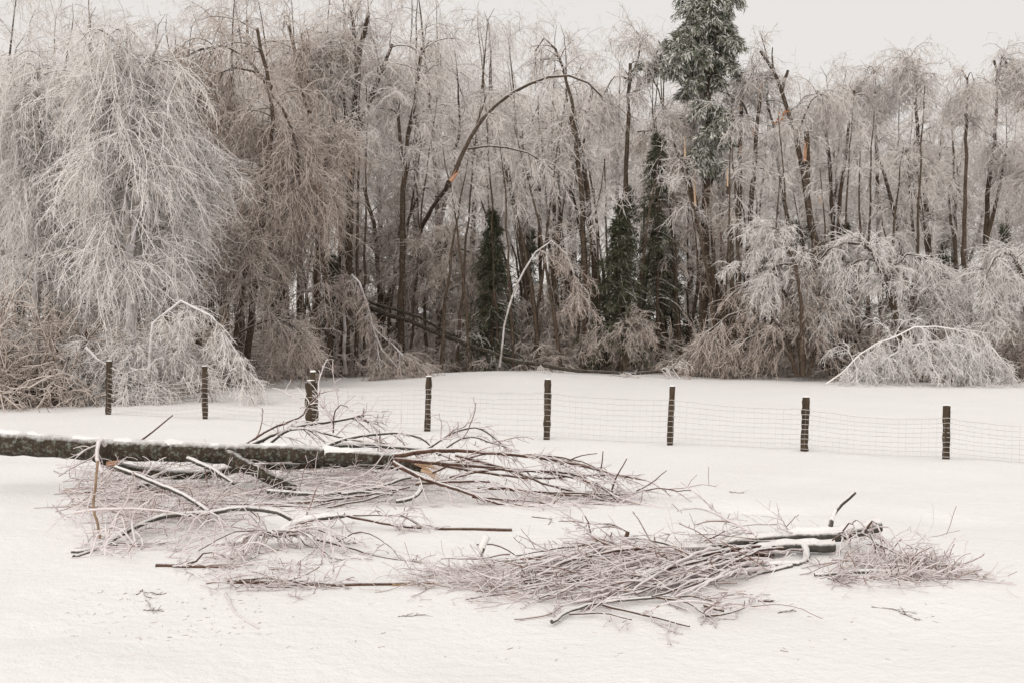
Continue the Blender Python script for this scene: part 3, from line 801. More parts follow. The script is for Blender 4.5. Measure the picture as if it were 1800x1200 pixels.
# ------------------------------------------------------------------ bowed saplings and icy bushes at the wood's edge
tree('bowed_sapling', 'pale whip bent into a hoop in front of the central trunks', 'sapling', 42.5,
     [([(878, 645), (888, 570), (912, 495), (938, 450), (958, 430), (976, 428), (994, 442), (1010, 485), (1020, 550)], 2.0, 1.4)],
     PR(15, u=(.55, 1), ln=(.5, 1.3), up=0, grav=.22, rmax=.025), SE(9, ln=(.4, 1.1)), TE(5, ln=(.15, .4)), twig='ice_mid', bark='trunk_pale')
def bush(name, label, stems, Y, prim, sec, ter, twig='ice_mid', bark='trunk', cat='bush'):
    return tree(name, label, cat, Y, stems, prim, sec, ter, twig=twig, bark=bark)
bush('icy_bush', 'rounded mound of icy twigs under the hooped whip', [([(955, 650), (950, 590), (930, 540), (900, 540)], 3, 1.2), ([(960, 650), (985, 580), (1005, 540), (1025, 560)], 3, 1.2), ([(958, 650), (962, 570), (968, 515)], 3, 1.2)], 45.5,
     PR(22, u=(.25, 1), ln=(.6, 1.4), up=.2, grav=.22, rmax=.025), SE(9, ln=(.4, 1.0)), TE(3, ln=(.15, .4)))
bush('icy_bush', 'small domed bush below the second dark spruce', [([(1098, 650), (1090, 600), (1070, 572), (1040, 590)], 2.5, 1), ([(1100, 650), (1112, 590), (1125, 565), (1140, 590)], 2.5, 1), ([(1098, 650), (1100, 600), (1098, 560)], 2.5, 1)], 43,
     PR(16, u=(.3, 1), ln=(.4, 1.0), up=.15, grav=.2, rmax=.022), SE(8, ln=(.3, .8)), TE(5, ln=(.12, .35)))
bush('icy_bush', 'big icy bush arching left down to the snow at the right of the wood',
     [([(1400, 660), (1380, 590), (1340, 545), (1280, 555), (1235, 600), (1212, 645)], 4, 1.3), ([(1410, 660), (1400, 560), (1370, 500), (1310, 500), (1270, 535)], 4, 1.3), ([(1405, 660), (1370, 600), (1320, 590), (1270, 625)], 3.5, 1.2),
      ([(1412, 660), (1420, 560), (1420, 490), (1400, 450)], 4, 1.4), ([(1420, 660), (1440, 580), (1430, 520), (1390, 520)], 3.5, 1.2)], 42,
     PR(22, u=(.2, 1), ln=(.6, 1.4), up=.15, grav=.18, rmax=.028), SE(9, ln=(.4, 1.1)), TE(3, ln=(.15, .4)))
bush('icy_bush', 'bright frosted crown drooping above the big icy bush',
     [([(1412, 655), (1408, 540), (1395, 460), (1380, 430), (1350, 415), (1320, 440), (1305, 480)], 4.5, 1.4), ([(1400, 470), (1370, 410), (1345, 395), (1322, 402)], 2.5, 1), ([(1396, 465), (1360, 470), (1340, 510)], 2.5, 1)], 41,
     PR(20, u=(.4, 1), ln=(.4, 1.0), up=.2, grav=.16, rmax=.028), SE(9, ln=(.3, .8)), TE(5, ln=(.12, .35)), twig='ice_pale')
bush_r = bush('leaning_icy_bush', 'wide pale icy bush on a dark slanting stem near the right edge',
     [([(1586, 660), (1580, 580), (1562, 500), (1535, 445), (1490, 425), (1445, 450), (1420, 500)], 5.5, 1.4), ([(1578, 570), (1555, 490), (1528, 440), (1505, 415)], 4, 1.2), ([(1560, 500), (1590, 450), (1625, 450), (1660, 500)], 3, 1.2),
      ([(1540, 455), (1500, 460), (1470, 500), (1450, 560)], 2.5, 1), ([(1586, 640), (1610, 540), (1640, 500), (1665, 540)], 3, 1.2)], 42,
     PR(22, u=(.3, 1), ln=(.6, 1.4), up=.2, grav=.18, rmax=.03), SE(10, ln=(.4, 1.1)), TE(4, ln=(.15, .4)), twig='ice_pale')
tree('bowed_sapling', 'bright snow-laden sapling bent in a low arch at the right edge of the field', 'sapling', 39,
     [([(1452, 674), (1486, 648), (1524, 614), (1566, 594), (1616, 573), (1672, 578), (1722, 590), (1768, 640), (1786, 676)], 1.5, 1.3), ([(1500, 676), (1540, 640), (1590, 610), (1650, 600), (1700, 625), (1735, 676)], 1.3, 1)],
     PR(72, u=(.03, 1), ln=(.5, 1.9), up=-.2, grav=.18, rmax=.02, ang=1.1, floor=.02, bias=(0, 0, -.55), jit=.16), SE(12, ln=(.25, .7), floor=.02), TE(4, ln=(.12, .3), floor=.01), twig='ice_white', bark='ice_white', limbmat='ice_white')
tree('dark_bush', 'dark thicket stems inside the big icy bush', 'bush', 43.5,
     [([(1470, 660), (1465, 600), (1450, 540), (1440, 500)], 4, 2), ([(1478, 660), (1490, 590), (1500, 520)], 4, 2), ([(1490, 660), (1505, 600), (1530, 540)], 3.5, 1.5), ([(1462, 660), (1440, 610), (1410, 570)], 3, 1.5)],
     PR(16, u=(.3, 1), ln=(.5, 1.2), up=.2, grav=.18, rmax=.028), SE(8, ln=(.4, 1.0)), TE(5, ln=(.15, .4)), twig='ice_mid')
# fallen poles and bent saplings at the foot of the wood
tree('fallen_pole', 'long dark pole fallen slantwise from the wood onto the snow', 'fallen tree', 44,
     [([(600, 527, 1), (700, 558, .5), (800, 598, 0), (900, 632, -1.5), (980, 648, -2.2), (1060, 656, -2.4), (1120, 655, -2.4), (1190, 650, -2.4)], 4.6, 2.6)],
     PR(6, u=(.6, 1), ln=(.4, 1.0), up=.0, grav=.06, rmax=.022, floor=.02), SE(7, ln=(.3, .8), floor=.02), TE(4, ln=(.12, .3), floor=.01), twig='ice_pale', bark='log_bare', lie=True)
tree('fallen_pole', 'thinner iced pole fallen alongside and just above the long dark one', 'fallen tree', 44.5,
     [([(640, 528, .5), (720, 552, .3), (800, 588, 0), (870, 615, -.4), (910, 632, -.8), (940, 650, -1)], 3, 1.4)],
     PR(7, u=(.5, 1), ln=(.4, 1.0), up=.0, grav=.08, rmax=.022, floor=.02), SE(7, ln=(.3, .8), floor=.02), TE(4, ln=(.12, .3), floor=.01), twig='ice_pale', bark='log_bare', lie=True)
tree('bowed_sapling', 'pale sapling bent down to the right behind the fourth fence post', 'sapling', 40,
     [([(608, 655, 2), (604, 540, 1), (622, 480), (642, 530), (660, 590), (690, 635), (730, 668)], 3.5, 1.3), ([(648, 545), (662, 605), (668, 640), (680, 668)], 2, 1), ([(655, 575), (700, 615), (745, 655)], 1.8, .8)],
     PR(20, u=(.4, 1), ln=(.4, 1.2), up=.0, grav=.14, rmax=.02), SE(8, ln=(.3, .8)), TE(4, ln=(.12, .3)), twig='ice_mid', bark='trunk_pale')

# ------------------------------------------------------------------ trees deep in the wood: copies of five trees
def copy_tree(root):
    c = root.copy(); scene.collection.objects.link(c)
    for ch in root.children:
        d = ch.copy(); scene.collection.objects.link(d); d.parent = c
    return c
def place(info, label, px, Y, sc=1.0, rz=0.0):
    o = copy_tree(info['root']); x = (px - 900) / F * Y
    o.location = (x, Y, float(ground(x, Y))); o.scale = (sc, sc, sc); o.rotation_euler = (0, 0, rz); o['label'] = label
place(birch_a, 'pale weeping birch cut by the left edge of the picture', 62, 31, .97, 2.3)
place(birch_b, 'smaller pale birch filling the gap at the far left, before the edge tree', 140, 33, 1.0, 1.2)
place(birch_a, 'pale weeping birch leaning in from beyond the left edge', -60, 33, 1.0, 4.0)
place(bush_a, 'pale icy bush trailing on the snow in the far left corner of the field', 60, 29.5, 1.0, 2.6)
place(weep_r, 'hazy weeping tree just inside the right edge of the picture', 1725, 50, 1.02, 2.2)
place(weep_r, 'hazy weeping tree cut by the right edge of the picture', 1810, 47, .95, 3.7)
place(umb_r, 'straight umbrella-topped tree near the right edge of the picture', 1690, 46, .9, 1.9)
place(bush_r, 'wide pale icy bush at the far right edge behind the low arch', 1735, 43, .9, 2.9)
place(bush_r, 'wide pale icy bush cut by the right edge of the picture', 1815, 41, .9, .6)
DEEP = 'hazy ice-hung tree standing deep in the wood behind the front trunks'
protos = []
for k in range(5):
    lean = rng.uniform(-60, 60)
    info = tree('background_tree', DEEP, 'tree', 58,
        [([(900, 645), (900 + lean * .2, 500), (900 + lean * .5, 330), (900 + lean, 190), (900 + lean * 1.25, 120), (900 + lean * 1.4 + 8, 90)], 6, .3),
         ([(900 + lean * .3, 450), (900 - lean * .4 + 20, 300), (900 - lean * .6, 190 + 15 * k), (900 - lean * .6 - 14, 160 + 15 * k)], 3.6, .3)],
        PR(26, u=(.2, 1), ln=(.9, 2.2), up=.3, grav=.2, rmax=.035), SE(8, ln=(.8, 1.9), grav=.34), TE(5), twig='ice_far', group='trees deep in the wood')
    protos.append(info['root'])
spots = []
for k in range(72):
    Y = rng.uniform(54, 92)
    px = -90 + (k + .5) / 72 * 1990 + rng.normal(0, 12)
    if 880 < px < 1060: Y += 18
    spots.append((px, Y))
for k, (px, Y) in enumerate(spots):
    p = protos[k] if k < 5 else copy_tree(protos[k % 5])
    x = (px - 900) / F * Y
    p.location = (x, Y, float(ground(x, Y)))
    # the crown line falls from left to right as in the photograph
    want = 60 + 85 * sstep((px - 700) / 350) + 70 * sstep((px - 1200) / 300) + rng.normal(0, 24)
    if 430 < px < 560 or 780 < px < 930: want -= 10
    hh = (EYE + (600 - want) / F * Y) / 15.5
    p.scale = (hh * 1.02, hh * 1.02, hh)
    p.rotation_euler = (0, 0, rng.uniform(0, 6.28))

SP = 'dim dark evergreen standing deep in the shade of the wood'
ev = evergreen('background_spruce', SP, 900, 400, 640, 62, 80, n_br=110, per=44, blob=1.6)
ev['group'] = 'evergreens deep in the wood'
for k in range(36):
    o = ev if k == 0 else copy_tree(ev)
    px = -40 + (k + rng.random()) / 36 * 1900; Y = rng.uniform(62, 80)
    x = (px - 900) / F * Y
    o.location = (x, Y, float(ground(x, Y)))
    sc = rng.uniform(.7, 1.25) * (1.35 if 1090 < px < 1500 else 1); o.scale = (sc, sc, sc * rng.uniform(.85, 1.2)); o.rotation_euler = (0, 0, rng.uniform(0, 6.28))

# ------------------------------------------------------------------ brush along the foot of the wood
def thicket():
    root = empty('brush_thicket', (0, 44, 0), 'tangle of low icy brush along the foot of the wood', 'brush')
    root['kind'] = 'stuff'
    meshes = []
    for v in range(6):
        b = Bag()
        n = 26
        P0 = np.stack([rng.normal(0, .55, n), rng.normal(0, .55, n), np.full(n, -.1)], -1)
        d = unit(np.stack([rng.normal(0, .5, n), rng.normal(0, .5, n), np.full(n, 1.)], -1))
        m = 7
        L = rng.uniform(.8, 2.6, n)
        C = np.empty((n, m, 3)); C[:, 0] = P0
        for k in range(1, m):
            d[:, 2] -= .26; d += rng.normal(0, .12, (n, 3)); d = unit(d)
            C[:, k] = C[:, k - 1] + d * (L / (m - 1))[:, None]
        R = np.linspace(.024, .013, m)[None].repeat(n, 0)
        b.tube(C, R, 3)
        C2, R2 = grow(C, R, **SE(9, ln=(.25, .8), grav=.2)); b.tube(C2, R2, 3)
        C3, R3 = grow(C2, R2, **TE(3, ln=(.12, .35))); b.tube(C3, R3, 3)
        o = b.build('brush_clump', [M['ice_mid']], None)
        o.parent = root
        meshes.append(o)
    spots = []
    for k in range(290):
        px = rng.uniform(-60, 1860)
        lo = 43.5 if px > 420 else 30 + max(px - 190, -40) * .045
        if 560 < px < 1180: lo = 45
        Y = lo + rng.random() ** 2.0 * 26
        spots.append((px, Y, rng.uniform(.7, 1.25) * (1.2 if px < 860 else 1.0)))
    for k in range(110):
        px = rng.uniform(-80, 1880); spots.append((px, rng.uniform(66, 96), rng.uniform(1.6, 2.6)))
    for k, (px, Y, sc) in enumerate(spots):
        o = meshes[k] if k < 6 else meshes[k % 6].copy()
        if k >= 6: scene.collection.objects.link(o)
        x = (px - 900) / F * Y
        o.location = np.array([x, Y, float(ground(x, Y))]) - np.array(root.location)
        o.scale = (sc, sc, sc * rng.uniform(.8, 1.15)); o.rotation_euler = (0, 0, rng.uniform(0, 6.28))
thicket()

# ------------------------------------------------------------------ fallen wood in the foreground
def piece(bag, pts, r0, r1, k=8, n=None, jit=.0, wob=.15, m=0, caps=True):
    P = np.array(pts, float)
    L = np.linalg.norm(np.diff(P, axis=0), axis=1).sum()
    n = n or int(max(6, min(40, L / .09)))
    C = spline(P, n, jit)
    R = np.linspace(r0, r1, n)
    bag.tube(C, R, k, m=m, wob=wob, caps=caps)
    return C, R

def px_path(pts, Y):
    return [at(p[0], p[1], Y + (p[2] if len(p) > 2 else 0)) for p in pts]

def keep_up(C, R, extra=0.0):
    g = ground(C[:, 0], C[:, 1])
    C = C.copy(); C[:, 2] = np.maximum(C[:, 2], g + R * .4 + extra)
    return C

class Fallen:
    """one fallen limb or tree lying on the snow: branches are parts, fine twigs one part"""
    def __init__(self, name, label, cat, Y, foot, group=None):
        self.Y = Y; self.s = Y / F
        base = at(foot[0], foot[1], Y); base[2] = float(ground(base[0], base[1]))
        self.root = empty(name, base, label, cat, group)
        self.curves = []
    def branch(self, pts, r0, r1, m='limb', k=7, part='branch', wob=.15, parent=None, seed_twigs=True, jit=.0022, dz=0):
        P = px_path(pts, self.Y)
        L = np.linalg.norm(np.diff(np.array(P), axis=0), axis=1).sum()
        n = int(max(6, min(44, L / .07)))
        C = spline(P, n, jit)
        R = np.linspace(r0, r1, n) * self.s
        C = keep_up(C, R)
        b = Bag(); b.tube(C, R, k, wob=wob, caps=True)
        o = b.build(part, M[m], parent or self.root)
        if seed_twigs: self.curves.append((C, R))
        return o, C, R
    def snow(self, C, R, parent, u0=0, u1=1, lift=.55, w=.72, name='snow_cap'):
        n = len(C); a, e = int(u0 * n), max(int(u1 * n), int(u0 * n) + 4)
        P = C[a:e].copy(); r = R[a:e] * w * (1 + .35 * rng.normal(size=len(P)))
        r = np.clip(r, .15 * R[a:e], None)
        P[:, 2] += R[a:e] * lift
        r[0] *= .2; r[-1] *= .2
        b = Bag(); b.tube(P, r, 7, wob=.25); b.build(name, M['snow'], parent)
    def twigs(self, cnt1, cnt2, ln1=(.2, .6), ln2=(.06, .22), grav=.05, up=.25, ang=.7, bias=None, rmax=.006, curves=None, cnt3=0, u=(.1, 1), name='twigs', mm=('stick_iced',), flat=.6):
        b = Bag()
        for C, R in (curves or self.curves):
            C1, R1 = grow(C, R, cnt1, u=u, ln=ln1, ang=ang, grav=grav, up=up, jit=.11, n=8, rmax=rmax, rr=.85, rtip=.0042, floor=.012, bias=bias, flat=flat)
            b.tube(C1, R1, 4)
            C2, R2 = grow(C1, R1, cnt2, u=(.15, 1), ln=ln2, ang=.8, grav=grav, up=.12, jit=.16, n=5, rmax=.0056, rr=.9, rtip=.0036, floor=.008)
            b.tube(C2, R2, 3)
            if cnt3:
                C3, R3 = grow(C2, R2, cnt3, u=(.2, 1), ln=(ln2[0] * .4, ln2[1] * .5), ang=.8, grav=.02, jit=.18, n=4, rmax=.004, rr=.95, rtip=.0026, floor=.006)
                b.tube(C3, R3, 3)
        o = b.build(name, [M[x] for x in mm], self.root)
        o['kind'] = 'stuff'
        return o

# --- the big lichen-covered trunk
f = Fallen('fallen_tree', 'big fallen trunk with lichen and snow along its top, lying at left', 'fallen tree', 12.0, (300, 870))
o, C, R = f.branch([(-80, 772), (40, 780), (180, 789), (300, 793), (420, 796), (520, 797), (572, 800)], 22, 15.5, 'log', 14, 'trunk', .12, jit=.004, seed_twigs=False)
f.snow(C, R, o, .01, .97, .66, .38)
o2, C2, R2 = f.branch([(560, 800), (620, 803), (690, 806)], 13.5, 11, 'log', 12, 'trunk_end', .16, seed_twigs=False)
f.snow(C2, R2, o2, 0, .95, .6, .6)
o3, C3, R3 = f.branch([(688, 806), (715, 814), (746, 824)], 9, 8, 'log', 10, 'broken_end', .2, seed_twigs=False)
splinter(f.root, at(735, 812, 11.9), (1, -.1, -.18), .30, .035, 9, M['fresh'], spread=.3)
splinter(f.root, at(745, 826, 11.9), (1, -.1, -.35), .22, .03, 7, M['fresh'], spread=.35)
f.branch([(400, 802, -.1), (432, 818, -.3), (472, 838, -.5), (516, 859, -.7)], 14, 8, 'log_bare', 10, 'branch', .2)
f.branch([(470, 838, -.4), (480, 850, -.45), (476, 862, -.5)], 5, 4, 'log_bare', 8)
f.branch([(330, 805, -.1), (370, 822, -.25), (412, 849, -.4)], 5, 3.5)
f.branch([(160, 795, .1), (195, 816, .1), (250, 828, .15), (310, 834, .2), (370, 833, .25), (430, 822, .3), (520, 818, .35), (620, 818, .4), (700, 823, .4)], 10, 4, 'log', 9)
splinter(f.root, at(192, 815, 11.85), (1, -.1, .1), .18, .04, 7, M['fresh_red'], spread=.3)
f.branch([(150, 864, -.5), (175, 862, -.5), (200, 860, -.5)], 5, 4, 'stick', 7)
f.branch([(240, 858, -.4), (255, 850, -.4), (290, 866, -.4), (330, 858, -.4)], 6, 4, 'log', 7)
f.branch([(440, 781, .1), (480, 763, .2), (530, 747, .3), (590, 739, .4), (640, 730, .4)], 4.5, 2.5)
f.branch([(432, 780, .1), (478, 752, .2), (528, 732, .3), (540, 715, .35), (562, 690, .4)], 2.6, 1.4, 'stick', 5)
f.branch([(468, 782, .1), (500, 758, .2), (528, 752, .25), (560, 758, .3), (598, 768, .35)], 4, 2)
f.branch([(566, 786, .1), (610, 770, .2), (660, 762, .3), (705, 761, .35), (745, 772, .4), (772, 800, .4)], 4, 1.8)
f.branch([(560, 786, .2), (640, 781, .3), (700, 786, .35), (800, 793, .4)], 5.5, 3)
f.branch([(245, 775, .1), (270, 757, .1), (304, 729, .1)], 2, 1.1, 'stick', 5, seed_twigs=False)
f.branch([(730, 800, .3), (760, 782, .35), (800, 758, .4), (838, 751, .4), (868, 768, .4), (892, 790, .4)], 2.6, 1.4)
f.branch([(770, 800, .3), (800, 775, .3), (830, 767, .3), (866, 778, .3), (890, 785, .3)], 2.4, 1.3)
f.branch([(586, 760, .35), (588, 725, .4), (602, 711, .4), (622, 722, .4)], 1.6, 1, 'stick', 5)
f.branch([(632, 733, .4), (650, 742, .4), (668, 762, .4)], 2.4, 1.6)
f.branch([(185, 782, -.1), (176, 772, -.2), (170, 800, -.3), (180, 830, -.35)], 4, 3, 'stick_iced', 6)
f.twigs(9, 4, ln1=(.2, .65), ln2=(.06, .2), up=.12, grav=.07, rmax=.0075)
# undergrowth of broken twigs lying below the trunk
def litter_curves(n, x0, x1, y0, y1, Ln, spread_dir=(1, 0), seed_h=.06, r=(.004, .009)):
    px = rng.uniform(x0, x1, n); py = rng.uniform(y0, y1, n)
    P = np.stack([on_ground(a, c) for a, c in zip(px, py)])
    d = np.stack([np.full(n, spread_dir[0]), np.full(n, spread_dir[1]), np.zeros(n)], -1) + rng.normal(0, .42, (n, 3)) * [1, 1, .35]
    d = unit(d)
    m = 9
    L = rng.uniform(Ln[0], Ln[1], n)
    C = np.empty((n, m, 3)); C[:, 0] = P + np.stack([np.zeros(n), np.zeros(n), rng.uniform(.0, seed_h, n)], -1)
    for k in range(1, m):
        d += rng.normal(0, .12, (n, 3)) * [1, 1, .7]; d[:, 2] -= .025; d = unit(d)
        C[:, k] = C[:, k - 1] + d * (L / (m - 1))[:, None]
        C[:, k, 2] = np.maximum(C[:, k, 2], ground(C[:, k, 0], C[:, k, 1]) + .006)
    R = np.linspace(1, .45, m)[None] * rng.uniform(r[0], r[1], (n, 1))
    return C, R

def twig_heap(name, parent, sets, c2=4, c3=2, ln2=(.12, .35), ln3=(.05, .14), label=None):
    b = Bag()
    for C, R in sets:
        b.tube(C, R, 4, m=0)
        C2, R2 = grow(C, R, c2, u=(.1, 1), ln=ln2, ang=.75, grav=.03, up=.18, jit=.13, n=6, rmax=.0055, rr=.85, rtip=.003, floor=.01)
        b.tube(C2, R2, 3, m=0)
        if c3:
            C3, R3 = grow(C2, R2, c3, u=(.15, 1), ln=ln3, ang=.8, grav=.03, up=.1, jit=.15, n=4, rmax=.0045, rr=.9, rtip=.0026, floor=.008)
            b.tube(C3, R3, 3, m=0)
    o = b.build(name, [M['stick_iced']], parent)
    o['kind'] = 'stuff'
    return o
twig_heap('twig_heap', f.root, c2=3, sets=[litter_curves(170, 110, 640, 832, 885, (.4, 1.1), (1, .05), .12), litter_curves(80, 480, 760, 815, 880, (.4, 1.1), (1, .02), .22),
                                litter_curves(70, 90, 330, 830, 925, (.3, .9), (1, .2), .2)])
# brown bare sticks lying in front of the trunk
for pts, r0, r1 in [([(240, 885), (330, 880), (450, 886), (560, 880), (650, 868), (720, 855)], 3, 1.6), ([(330, 905), (460, 898), (560, 893), (640, 878), (700, 862)], 2.6, 1.4),
                    ([(150, 880), (210, 876), (300, 884), (360, 896)], 2.2, 1.2), ([(470, 862), (560, 868), (620, 863), (690, 868)], 4, 2.2), ([(600, 868), (660, 857), (700, 843), (722, 838)], 3.5, 2.6), ([(696, 880), (722, 876), (740, 860), (738, 848)], 3.5, 4.5),
                    ([(480, 905), (540, 892), (590, 880)], 2, 1.2), ([(375, 890), (388, 868), (410, 845)], 1.8, 1.2)]:
    f.branch([(a, c, -.9 - (c - 870) * .012) for a, c in pts], r0, r1, 'stick' if r0 < 3.3 else 'limb', 6, jit=.003)

# --- the fan of long branches thrown to the right from the broken end
f2 = Fallen('broken_limb', 'wide fan of thin reddish branches spreading right from the broken trunk end', 'branch', 11.6, (850, 880))
for pts, r0, r1 in [
    ([(690, 800), (780, 790), (900, 798), (1000, 812), (1070, 830), (1135, 843)], 5, 1.4), ([(690, 806), (830, 818), (920, 825), (1000, 831), (1050, 850), (1078, 864)], 4.5, 1.4),
    ([(690, 812, -.2), (745, 840, -.3), (800, 858, -.5), (870, 882, -.6), (938, 902, -.7)], 4.5, 1.3), ([(840, 856, -.2), (900, 859, -.3), (960, 864, -.3), (1085, 868, -.3)], 3.2, 1.4),
    ([(790, 838), (880, 823), (980, 833), (1050, 852, -.2), (1090, 882, -.4)], 3.4, 1.3), ([(800, 800), (880, 820), (960, 850), (1020, 866), (1060, 878, -.3)], 3, 1.3),
    ([(770, 815), (840, 828), (920, 838), (990, 838), (1060, 834), (1110, 838)], 3, 1.2), ([(960, 868, -.2), (1040, 870, -.2), (1110, 866, -.2), (1160, 857, -.2), (1190, 862, -.2), (1216, 861, -.2)], 2.4, 1),
    ([(900, 798), (960, 800), (1010, 808), (1060, 825)], 2.2, 1), ([(985, 815), (1020, 800), (1050, 796)], 1.8, .9), ([(1052, 838), (1058, 815), (1060, 792)], 1.5, .9), ([(1075, 862, -.2), (1085, 835, -.2), (1102, 805, -.2)], 1.8, .9),
    ([(1118, 862, -.2), (1145, 848, -.2), (1172, 826, -.2)], 1.5, .8), ([(730, 850, -.3), (800, 845, -.3), (870, 848, -.3), (930, 872, -.4)], 3, 1.3), ([(830, 872, -.5), (920, 880, -.5), (1000, 886, -.5), (1060, 885, -.5)], 2.4, 1),
    ([(760, 830), (820, 806), (870, 795), (930, 802)], 2.4, 1.2)]:
    f2.branch(pts, r0, r1, 'stick', 6, jit=.003, seed_twigs=r0 > 1.9)
f2.twigs(11, 4, ln1=(.2, .7), ln2=(.06, .2), up=-.02, grav=.05, ang=.45, rmax=.0075, flat=.35)

# --- the crooked grey branch in front of the trunk
f3 = Fallen('crooked_branch', 'crooked grey branch rising from the snow at the lower left', 'branch', 9.6, (300, 930))
_, Ca, Ra = f3.branch([(128, 990, -1.0), (150, 982, -1.0), (186, 955, -.7), (235, 926, -.4), (290, 906, -.1), (368, 900, .1), (430, 892, .1), (490, 900, 0), (522, 919, 0)], 5, 5)
_, Cb, Rb = f3.branch([(490, 940, -.2), (520, 919, 0), (560, 911, 0), (606, 904, 0)], 6, 5)
f3.snow(Cb, Rb, f3.root, .1, .98, .7, .8)
f3.snow(Ca, Ra, f3.root, .08, .35, .7, .6)
f3.branch([(203, 820, .5), (245, 836, .4), (290, 855, .3), (332, 874, .2), (366, 898, .1)], 4, 4.5)
f3.branch([(606, 904), (640, 912), (690, 922), (742, 927)], 3, 2, 'stick')
f3.branch([(620, 905), (690, 905), (704, 903), (742, 926)], 1.6, 1.1, 'stick', 5)
f3.branch([(172, 810, .4), (168, 850, .2), (164, 890, 0), (170, 915, -.2), (176, 944, -.5)], 2.6, 2.2, 'tan', 6, 'dry_stem', seed_twigs=False)
f3.branch([(130, 1000, -1.2), (158, 990, -1.0), (190, 955, -.8), (205, 958, -.9)], 3.5, 2)
f3.twigs(9, 4, ln1=(.2, .5), ln2=(.05, .15), up=.25, grav=.13, ang=.9, rmax=.007)
twig_heap('twig_heap', f3.root, [litter_curves(44, 90, 420, 885, 935, (.3, .9), (1, .1), .12, (.004, .008)), litter_curves(26, 120, 330, 930, 985, (.2, .6), (1, .3), .10, (.003, .007))], c2=3, c3=1)
for pts, r0, r1 in [([(150, 935), (190, 930), (205, 905), (225, 880), (228, 855)], 2.2, 1.4), ([(240, 960), (232, 920), (240, 895), (262, 880)], 2.2, 1.4), ([(185, 960), (240, 975), (270, 1000), (282, 1012)], 1.8, 1.1),
                    ([(235, 930), (250, 950), (248, 990), (262, 1005)], 2, 1.1), ([(310, 960), (318, 940), (345, 935), (356, 958)], 1.6, 1), ([(300, 1000), (306, 965), (320, 945)], 1.5, 1), ([(130, 900), (200, 893), (280, 896), (330, 905)], 2.6, 1.5)]:
    f3.branch([(a, c, -.5 if c < 950 else -.9) for a, c in pts], r0, r1, 'stick_iced', 5, 'twig')
for k in range(40):
    if k < 26: x0, y0 = rng.uniform(150, 350), rng.uniform(900, 985)
    else: x0, y0 = rng.uniform(330, 600), rng.uniform(945, 1035)
    Yg = float(on_ground(x0, y0 + 4)[1]) - 9.6
    w, hgt = rng.uniform(-85, 95), rng.uniform(12, 58)
    f3.branch([(x0, y0, Yg), (x0 + w * .22, y0 - hgt * .8, Yg), (x0 + w * .6, y0 - hgt, Yg - .05), (x0 + w, y0 - hgt * rng.uniform(-.1, .6), Yg - .1)], rng.uniform(1.2, 2.0), .8, 'stick_iced', 5, 'twig', seed_twigs=k % 3 == 0)
# --- tuft of iced twigs
f4 = Fallen('twig_tuft', 'spray of iced twigs arching out from the end of the crooked branch', 'twigs', 8.9, (480, 1000))
for k in range(19):
    a = rng.uniform(-1.3, 1.5); L = rng.uniform(80, 170)
    ex, ey = 488 + L * math.sin(a) * 1.1, 945 + L * .62 * max(.2, math.cos(a)) * rng.uniform(.6, 1.1)
    dz = rng.uniform(-.7, .2)
    f4.branch([(486 + rng.normal(0, 6), 940 + rng.normal(0, 5), rng.uniform(-.1, .1)), ((488 + ex) / 2, 930 + (ey - 945) * .25 - rng.uniform(0, 14), dz * .5), (ex, ey, dz)], rng.uniform(1.5, 2.4), 1.0,
              'stick_iced' if rng.random() < .4 else 'stick', 5, 'twig')
f4.twigs(6, 2, ln1=(.1, .3), ln2=(.03, .08), up=.05, grav=.10, ang=.7)
# --- curved thin branch to the right of the tuft
f5 = Fallen('thin_branch', 'thin arched branch trailing across open snow between the two piles', 'branch', 8.7, (640, 985))
f5.branch([(546, 945, 0), (590, 955, 0), (640, 970, -.1), (700, 995, -.3), (735, 1008, -.4)], 2.4, 1.3, 'stick', 6)
f5.branch([(590, 954, 0), (626, 934, .1), (664, 944, 0), (694, 968, -.2), (708, 992, -.3), (712, 1004, -.35)], 1.8, 1.1, 'stick', 5)
f5.branch([(712, 994, -.35), (725, 992, -.35), (736, 998, -.4)], 1.2, .8, 'stick', 5)
f5.twigs(3, 2, ln1=(.06, .2), ln2=(.03, .08), up=.1, ang=.9)
# --- long low sticks
f6 = Fallen('long_stick', 'long dark stick with a split tan end lying low at the lower left', 'stick', 7.5, (600, 1045))
f6.branch([(400, 1028), (480, 1030), (560, 1034), (640, 1042), (720, 1050), (762, 1054)], 4, 3.2, 'stick_bare', 7)
f6.branch([(690, 1047, -.02), (740, 1048, -.02), (780, 1046, -.02), (806, 1044, -.02)], 2.8, 1.0, 'tan', 6, 'split_end', seed_twigs=False)
f6.branch([(512, 1020), (560, 1028), (600, 1036)], 1.8, 1.2, 'stick', 6)
f6.branch([(420, 1018, -.05), (470, 1016), (540, 1022), (610, 1030)], 2, 1, 'stick', 6)
f6.branch([(440, 1042, -.1), (500, 1046, -.1), (560, 1044)], 1.6, 1, 'stick', 6)
f6.twigs(6, 3, ln1=(.08, .3), ln2=(.03, .1), up=.25, ang=.6, u=(.0, .55))
twig_heap('twig_heap', f6.root, [litter_curves(34, 330, 520, 1000, 1045, (.15, .5), (1, .1), .10, (.003, .006))], c2=3, c3=2, ln2=(.06, .2), ln3=(.03, .08))
f7 = Fallen('dark_stick', 'short dark stick half sunk in snow left of the long split one', 'stick', 8.0, (330, 1005))
_, Cs, Rs = f7.branch([(274, 999), (310, 1002), (350, 1003), (402, 1008)], 4, 3.2, 'stick_bare', 7, 'stick_body')
f7.branch([(330, 995, .1), (345, 985, .1), (364, 969, .1), (410, 982, .1)], 2.2, 1.2, 'stick', 6)
f7.twigs(6, 3, ln1=(.08, .25), ln2=(.03, .1), up=.3)
